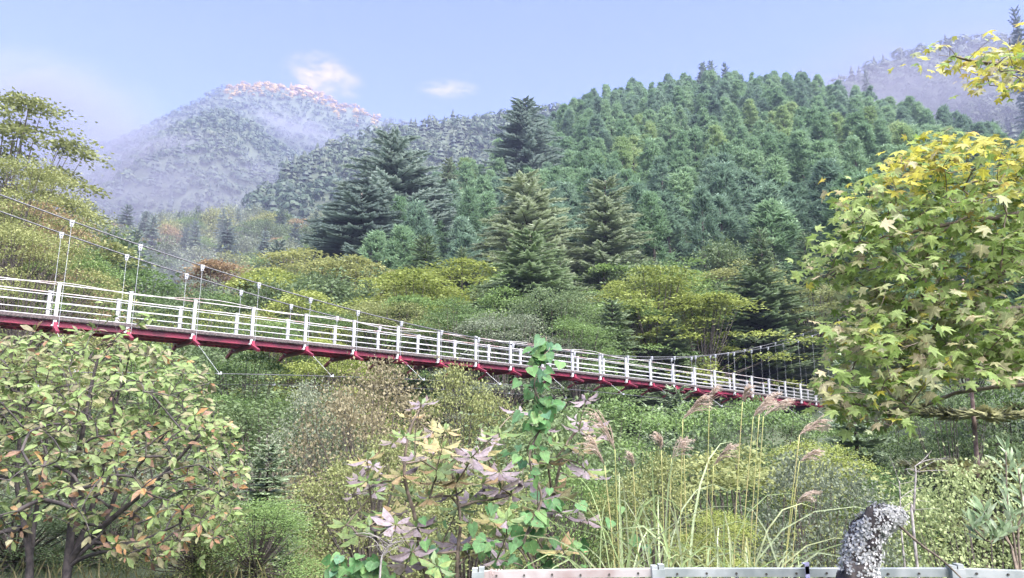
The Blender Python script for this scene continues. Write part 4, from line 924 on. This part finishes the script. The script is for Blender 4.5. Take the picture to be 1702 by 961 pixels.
for p, q in zip(nodes, pars):
    z, y = zone[tuple(np.round(p, 5))]
    for k in range(int(rng.integers(5, 9))):
        off = rng.normal(size=3) * np.array([.045, .06, .02]); view = unit(np.array([0, 0, EYE]) - p)
        nrm = unit(np.array([0, 0, 1.25]) + view * .7 + rng.normal(size=3) * .38); d = unit(np.array([-.35 + rng.normal() * .7, -.2 + rng.normal() * .4, -.45 + rng.normal() * .3]))
        if z == 0: mi = 0 if rng.random() < np.clip((345 - y) / 100, .05, .8) else (2 if rng.random() < .13 else 1)
        elif z == 1: mi = 2 if rng.random() < .38 else (1 if rng.random() < .88 else 0)
        elif z == 2: mi = 1 if rng.random() < .78 else 2
        else: mi = 0 if rng.random() < .5 else (2 if rng.random() < .5 else 1)
        l = .046 * (.5 + .75 * rng.random()); LS.add(p + off, d, np.cross(d, nrm), l, l * 1.2, mi)
LS.emit(th, variants(STAR, 6, .22), ['mp_y', 'mp_g', 'mp_p'])

# --- lance-leaved sapling at the right edge
root = np.array([*at(1690, 961, 5.2)[:2], 0]); root[2] = Tz(root[0], root[1])
th = thing('lance_sapling', 'slender sapling with upright lance-shaped leaves near the right edge', 'sapling', root)
LS = LeafSet(); b = MB()
for pts in ([(1690, 930), (1675, 840), (1672, 750)], [(1695, 935), (1700, 850), (1692, 780)], [(1688, 940), (1650, 890), (1636, 850)], [(1690, 940), (1640, 900), (1612, 872)]):
    L = smooth_line([root] + [at(x, y, 5.2) for x, y in pts], 14); b.tube(L - root, np.linspace(.010, .004, 14), 5)
    for q in L[6:]:
        for k in range(3):
            d = unit(np.array([rng.normal() * .6, rng.normal() * .5, .75])); l = .10 + .06 * rng.random(); LS.add(q + rng.normal(size=3) * .01, d, np.cross(d, [rng.normal() * .4, -1, .2]), l, l * .24, 0)
link('stems', b.mesh('stems', M['twig'], True), th); LS.emit(th, variants(OVAL), ['lance'])

# --- dead poles and a bundle of dead twigs
def dead(label, pts, Y, r0, ntw, name='dead_sapling', cat='dead tree', spread=.35):
    P = PL([(x, y, Y) for x, y in pts]); g0 = P[0].copy(); g0[2] = Tz(P[0][0], P[0][1]); th = thing(name, label, cat, g0)
    L = smooth_line([g0 - [0, 0, .1]] + P, 20); b = MB(); b.tube(L - g0, np.linspace(r0, r0 * .35, 20), 6); link('trunk', b.mesh('trunk', M['bark_pale'], True), th); b = MB()
    for k in range(ntw):
        q = L[int(rng.integers(8, 20))] - g0; d = unit(np.array([rng.normal(), rng.normal() * .6, .55])); l = spread * (.4 + rng.random())
        b.tube(smooth_line([q, q + d * l * .5 + rng.normal(size=3) * .02, q + d * l + np.array([0, 0, -.05])], 6), np.linspace(r0 * .3, r0 * .08, 6), 4, False)
    tag(link('twigs', b.mesh('twigs', M['bark_pale'], True), th), kind='stuff')
dead('pale dead sapling with stub branches behind the lichen stump', [(1520, 900), (1519, 850), (1522, 790), (1521, 775)], 9.0, .020, 9)
dead('shorter pale dead sapling beside the stub-branched one', [(1500, 905), (1497, 850), (1495, 800)], 9.3, .015, 6)
dead('bundle of bare dead twigs below the whorled shrub', [(632, 950), (640, 920), (652, 898)], 5.4, .010, 26, 'dead_twigs', 'twigs', .22)

# --- lichen-covered stump leaning over the fence
pth = [(1410, 1330, 34), (1416, 1100, 33), (1422, 1000, 33), (1428, 955, 30), (1432, 930, 28), (1436, 900, 24), (1442, 880, 24), (1454, 866, 24), (1472, 858, 19), (1488, 861, 16), (1494, 868, 10)]
Ys = 3.1; C_ = np.array([at(x, y, Ys) for x, y, _ in pth]); C_[0][2] = Tz(C_[0][0], Ys) - .1; rr = np.array([r_ for *_, r_ in pth]) / FPX * Ys * .86
root = C_[0].copy(); th = thing('lichen_stump', 'gnarled leaning stump crusted with pale lichen in front of the fence', 'stump', root)
L = smooth_line(C_, 60); RR = np.interp(np.linspace(0, 1, 60), np.linspace(0, 1, len(rr)), rr)
NA = 26
V = []
for i_ in range(60):
    tan = unit(L[min(i_ + 1, 59)] - L[max(i_ - 1, 0)]); e1 = unit(np.cross(tan, [0, 1., 0])); e2 = np.cross(tan, e1)
    for q in range(NA):
        a = q * 6.28318 / NA; k = .95 + 1.5 * float(fbm(np.array([math.cos(a) * 1.3 + 7 + i_ * .05]), np.array([math.sin(a) * 1.3 + i_ * .19]), 91, 5)[0]) * .55; V.append(L[i_] + (e1 * math.cos(a) + e2 * math.sin(a)) * RR[i_] * k)
V = np.array(V); V3 = V.reshape(60, NA, 3); b = MB(); b.add(V - root, [[i_ * NA + q, i_ * NA + (q + 1) % NA, (i_ + 1) * NA + (q + 1) % NA, (i_ + 1) * NA + q] for i_ in range(59) for q in range(NA)])
b.add(np.concatenate([V3[59], [V3[59].mean(0) + unit(L[59] - L[58]) * .02]]) - root, [[q, (q + 1) % NA, NA] for q in range(NA)]); link('trunk', b.mesh('trunk', M['bark_dark'], True), th)
b = MB(); n_ = 7000; ii = rng.integers(18, 59, n_); qq = rng.integers(0, NA, n_); keep = fbm(qq * .45 + 2, ii * .20, 55) + .25 * rng.random(n_) > .06; ii, qq = ii[keep], qq[keep]
nn = unit(V3[ii, qq] - L[ii]); pp = V3[ii, qq] + rng.normal(size=(len(ii), 3)) * .006 + nn * .004; dd = unit(np.cross(nn, rnd_dir(len(ii)))) + nn * .45
b.leaves(pp - root, dd, np.cross(dd, nn), .006 + .010 * rng.random(len(ii)), .006 + .009 * rng.random(len(ii)), OVAL); tag(link('lichen', b.mesh('lichen', M['lichen']), th), kind='stuff')
b = MB(); b.tube(smooth_line(PL([(1486, 866, 3.1), (1530, 905, 3.0), (1565, 930, 2.95), (1602, 965, 2.9)]), 14) - root, np.linspace(.006, .003, 14), 5); link('twig', b.mesh('twig', M['twig'], True), th)

# --- galvanised fence along the verge
fp = [at(795, 957, 3.75), at(1093, 953, 3.62), at(1588, 953, 3.50), at(1790, 960, 3.46)]
root = np.array([fp[0][0], fp[0][1], Tz(fp[0][0], fp[0][1])]); th = thing('wire_fence', 'galvanised wire mesh fence with angle-iron top rail at the bottom of the picture', 'fence', root)
for q in range(3):
    p0, p1 = fp[q], fp[q + 1]; u_ = unit(p1 - p0); ln = np.linalg.norm(p1 - p0); nf = unit(np.cross(u_, [0, 0, 1])); c = (p0 + p1) / 2 - root; b = MB()
    b.box(c, u_ * (ln / 2 - .022), nf * .0025, (0, 0, .0155)); b.box(c + [0, 0, .0172] - nf * .018 * (1 if nf[1] < 0 else -1), u_ * (ln / 2 - .022), nf * .020, (0, 0, .0022))
    rl = link('top_rail', b.mesh('top_rail', M['galv_rust'] if q == 0 else M['galv']), th)
    if q == 0: rl['label'] = 'pinkish rust-stained length of top rail'
    bm_ = MB(); bm_.tube([(0, 0, 0), -np.sign(nf[1]) * nf * .006], .0052, 8); hm = bm_.mesh('bolt_hole', M['hole'])  # dark plugs added in place of the rail's open bolt holes
    for k in range(int(ln / .135)):
        o = link('bolt_hole', hm, rl); o.location = p0 - root + u_ * (.09 + k * .135) - np.sign(nf[1]) * nf * .0025 + np.array([0, 0, rng.normal() * .002])
    b = MB(); zb = root[2]; 
    for k in range(int(ln / .05) + 12):                     # diamond mesh of bent wires
        x0 = k * .05 - .5
        for sg in (1, -1):
            P = []
            for zz in np.arange(0, .96, .03):
                x = (x0 + zz * .75) if sg > 0 else (x0 + .72 - zz * .75)
                if 0.02 < x < ln - .02: P.append(p0 + u_ * x + np.array([0, 0, -.012 - zz]) + np.sign(nf[1]) * nf * (.004 + sg * .002) - root)
            if len(P) > 2: b.tube(P, .0016, 4, False)
    tag(link('wire_mesh', b.mesh('wire_mesh', M['wire']), th), kind='stuff')
for q, p in enumerate(fp):
    g0 = Tz(p[0], p[1]) - .4; b = MB(); h = (p[2] + .035 - g0) / 2
    for dx in (-.016, .016): b.box(np.array([p[0] + dx, p[1], g0 + h]) - root, (.013, 0, 0), (0, .022, 0), (0, 0, h + (.006 if dx > 0 else 0)))
    b.box(np.array([p[0], p[1] - .0265, p[2]]) - root, (.030, 0, 0), (0, .003, 0), (0, 0, .020)); link('post', b.mesh('post', M['galv']), th)
t0 = at(1341, 951, 3.545); b = MB()
for dz, w_ in ((0, .0095), (-.05, .0105), (.018, .010)): b.box(t0 + [0, -.008, dz] - root, (w_, 0, .001), (0, .0012, 0), (0, 0, .026))
b.box(t0 + [0, .012, .0345] - root, (.010, 0, 0), (0, .022, 0), (0, 0, .0015)); tag(link('tape', b.mesh('tape', M['tape']), th), 'lilac tape tied round the top rail')
b = MB(); e_ = fp[0] + [.055, 0, 0] - root
b.tube([e_ + [.012 * math.sin(q * .37) + q * .0009, .014 * math.cos(q * .9), .032 * math.sin(q * .9)] for q in range(60)], .0022, 4); link('tying_wire', b.mesh('tying_wire', M['galv_rust'], True), th)

# ------------------------------------------------------------------ air: haze box, mist banks, one cloud
def vol_box(name, lo, hi, dens, col, label):
    b = MB(); lo, hi = np.array(lo, float), np.array(hi, float); c = (lo + hi) / 2; h = (hi - lo) / 2
    b.box(c, (h[0], 0, 0), (0, h[1], 0), (0, 0, h[2])); m, n, out = mat_base(name)
    p = n.nodes.new('ShaderNodeVolumePrincipled'); p.inputs['Color'].default_value = (*col, 1); p.inputs['Density'].default_value = dens; p.inputs['Anisotropy'].default_value = .0
    n.links.new(p.outputs[0], out.inputs['Volume']); o = link(name, b.mesh(name, m)); return tag(o, label, kind='stuff')
vol_box('haze', (-1900, -1900, -60), (1900, 1900, 760), .00038, (.40, .45, .72), 'thin blue morning haze filling the valley')
def mist(name, px, py, Y, rad_, dens, label, col=(.33, .335, .43), rot=(0, 0, 0), nscale=2.2, lo=.42, hi=.68, aniso=0., kind='stuff'):
    bm = bmesh.new(); bmesh.ops.create_icosphere(bm, subdivisions=3, radius=1.0); me = bpy.data.meshes.new(name); bm.to_mesh(me); bm.free()
    m, n, out = mat_base(name); p = n.nodes.new('ShaderNodeVolumePrincipled'); p.inputs['Color'].default_value = (*col, 1); p.inputs['Anisotropy'].default_value = aniso
    tc = n.nodes.new('ShaderNodeTexCoord'); ln = N(n, 'ShaderNodeVectorMath', operation='LENGTH'); n.links.new(tc.outputs['Object'], ln.inputs[0])
    fall = n.nodes.new('ShaderNodeMapRange'); fall.interpolation_type = 'SMOOTHSTEP'; fall.inputs[1].default_value = .98; fall.inputs[2].default_value = .15; n.links.new(ln.outputs['Value'], fall.inputs[0])
    nz = n.nodes.new('ShaderNodeTexNoise'); nz.inputs['Scale'].default_value = nscale; nz.inputs['Detail'].default_value = 3; nz.inputs['Distortion'].default_value = .6; n.links.new(tc.outputs['Object'], nz.inputs['Vector'])
    mr = n.nodes.new('ShaderNodeMapRange'); mr.interpolation_type = 'SMOOTHSTEP'; mr.inputs[1].default_value = lo; mr.inputs[2].default_value = hi; n.links.new(nz.outputs[0], mr.inputs[0])
    mu = N(n, 'ShaderNodeMath', operation='MULTIPLY'); n.links.new(fall.outputs[0], mu.inputs[0]); n.links.new(mr.outputs[0], mu.inputs[1])
    m2 = N(n, 'ShaderNodeMath', operation='MULTIPLY'); n.links.new(mu.outputs[0], m2.inputs[0]); m2.inputs[1].default_value = dens
    n.links.new(m2.outputs[0], p.inputs['Density']); n.links.new(p.outputs[0], out.inputs['Volume'])
    me.materials.append(m); o = link(name, me); o.location = at(px, py, Y); o.scale = rad_; o.rotation_euler = rot
    return tag(o, label, 'mist' if kind == 'stuff' else 'cloud', kind='stuff')
mist('mist', 215, 305, 720, (180, 110, 75), .034, 'pale mist bank lying in front of the rounded left mountain', lo=.42, hi=.62)
mist('mist', 20, 205, 1150, (290, 150, 150), .022, 'grey mist bank hiding the far left hills and sky', lo=.32, hi=.6)
mist('mist', 500, 215, 1120, (130, 50, 34), .030, 'wisp of mist drifting across the gully below the summit', rot=(0, .45, 0), lo=.4, hi=.62)
mist('mist', 1560, 170, 440, (130, 80, 62), .020, 'violet mist between the cypress crest and the purple mountain', lo=.28, hi=.6)
mist('mist', 1400, 165, 262, (40, 22, 17), .05, 'wisp of mist spilling over the cypress crest', lo=.3, hi=.62)
mist('mist', 285, 455, 78, (13, 8, 5), .09, 'small puff of mist behind the near railing', lo=.35, hi=.65)
mist('cloud', 536, 128, 3300, (250, 110, 150), .010, 'small cloud above the summit tinted pink for sunrise light', kind='cloud', lo=.42, hi=.70, nscale=2.6, col=(1.0, .66, .62), rot=(0, .3, 0))  # sunrise pink is put into the volume colour, not cast by the sun
mist('mist', 270, 415, 140, (46, 26, 15), .016, 'thin blue mist veil hanging in the left wood', lo=.3, hi=.65)
mist('mist', 250, 318, 520, (150, 70, 40), .016, 'low mist bank on the valley floor below the left mountain', lo=.3, hi=.62)
mist('cloud', 745, 148, 3300, (190, 80, 55), .006, 'faint cloud streak above the long ridge tinted pink for sunrise light', kind='cloud', lo=.36, hi=.66, nscale=2.4, col=(1.0, .70, .68))  # pink of the low sun painted in the volume here too
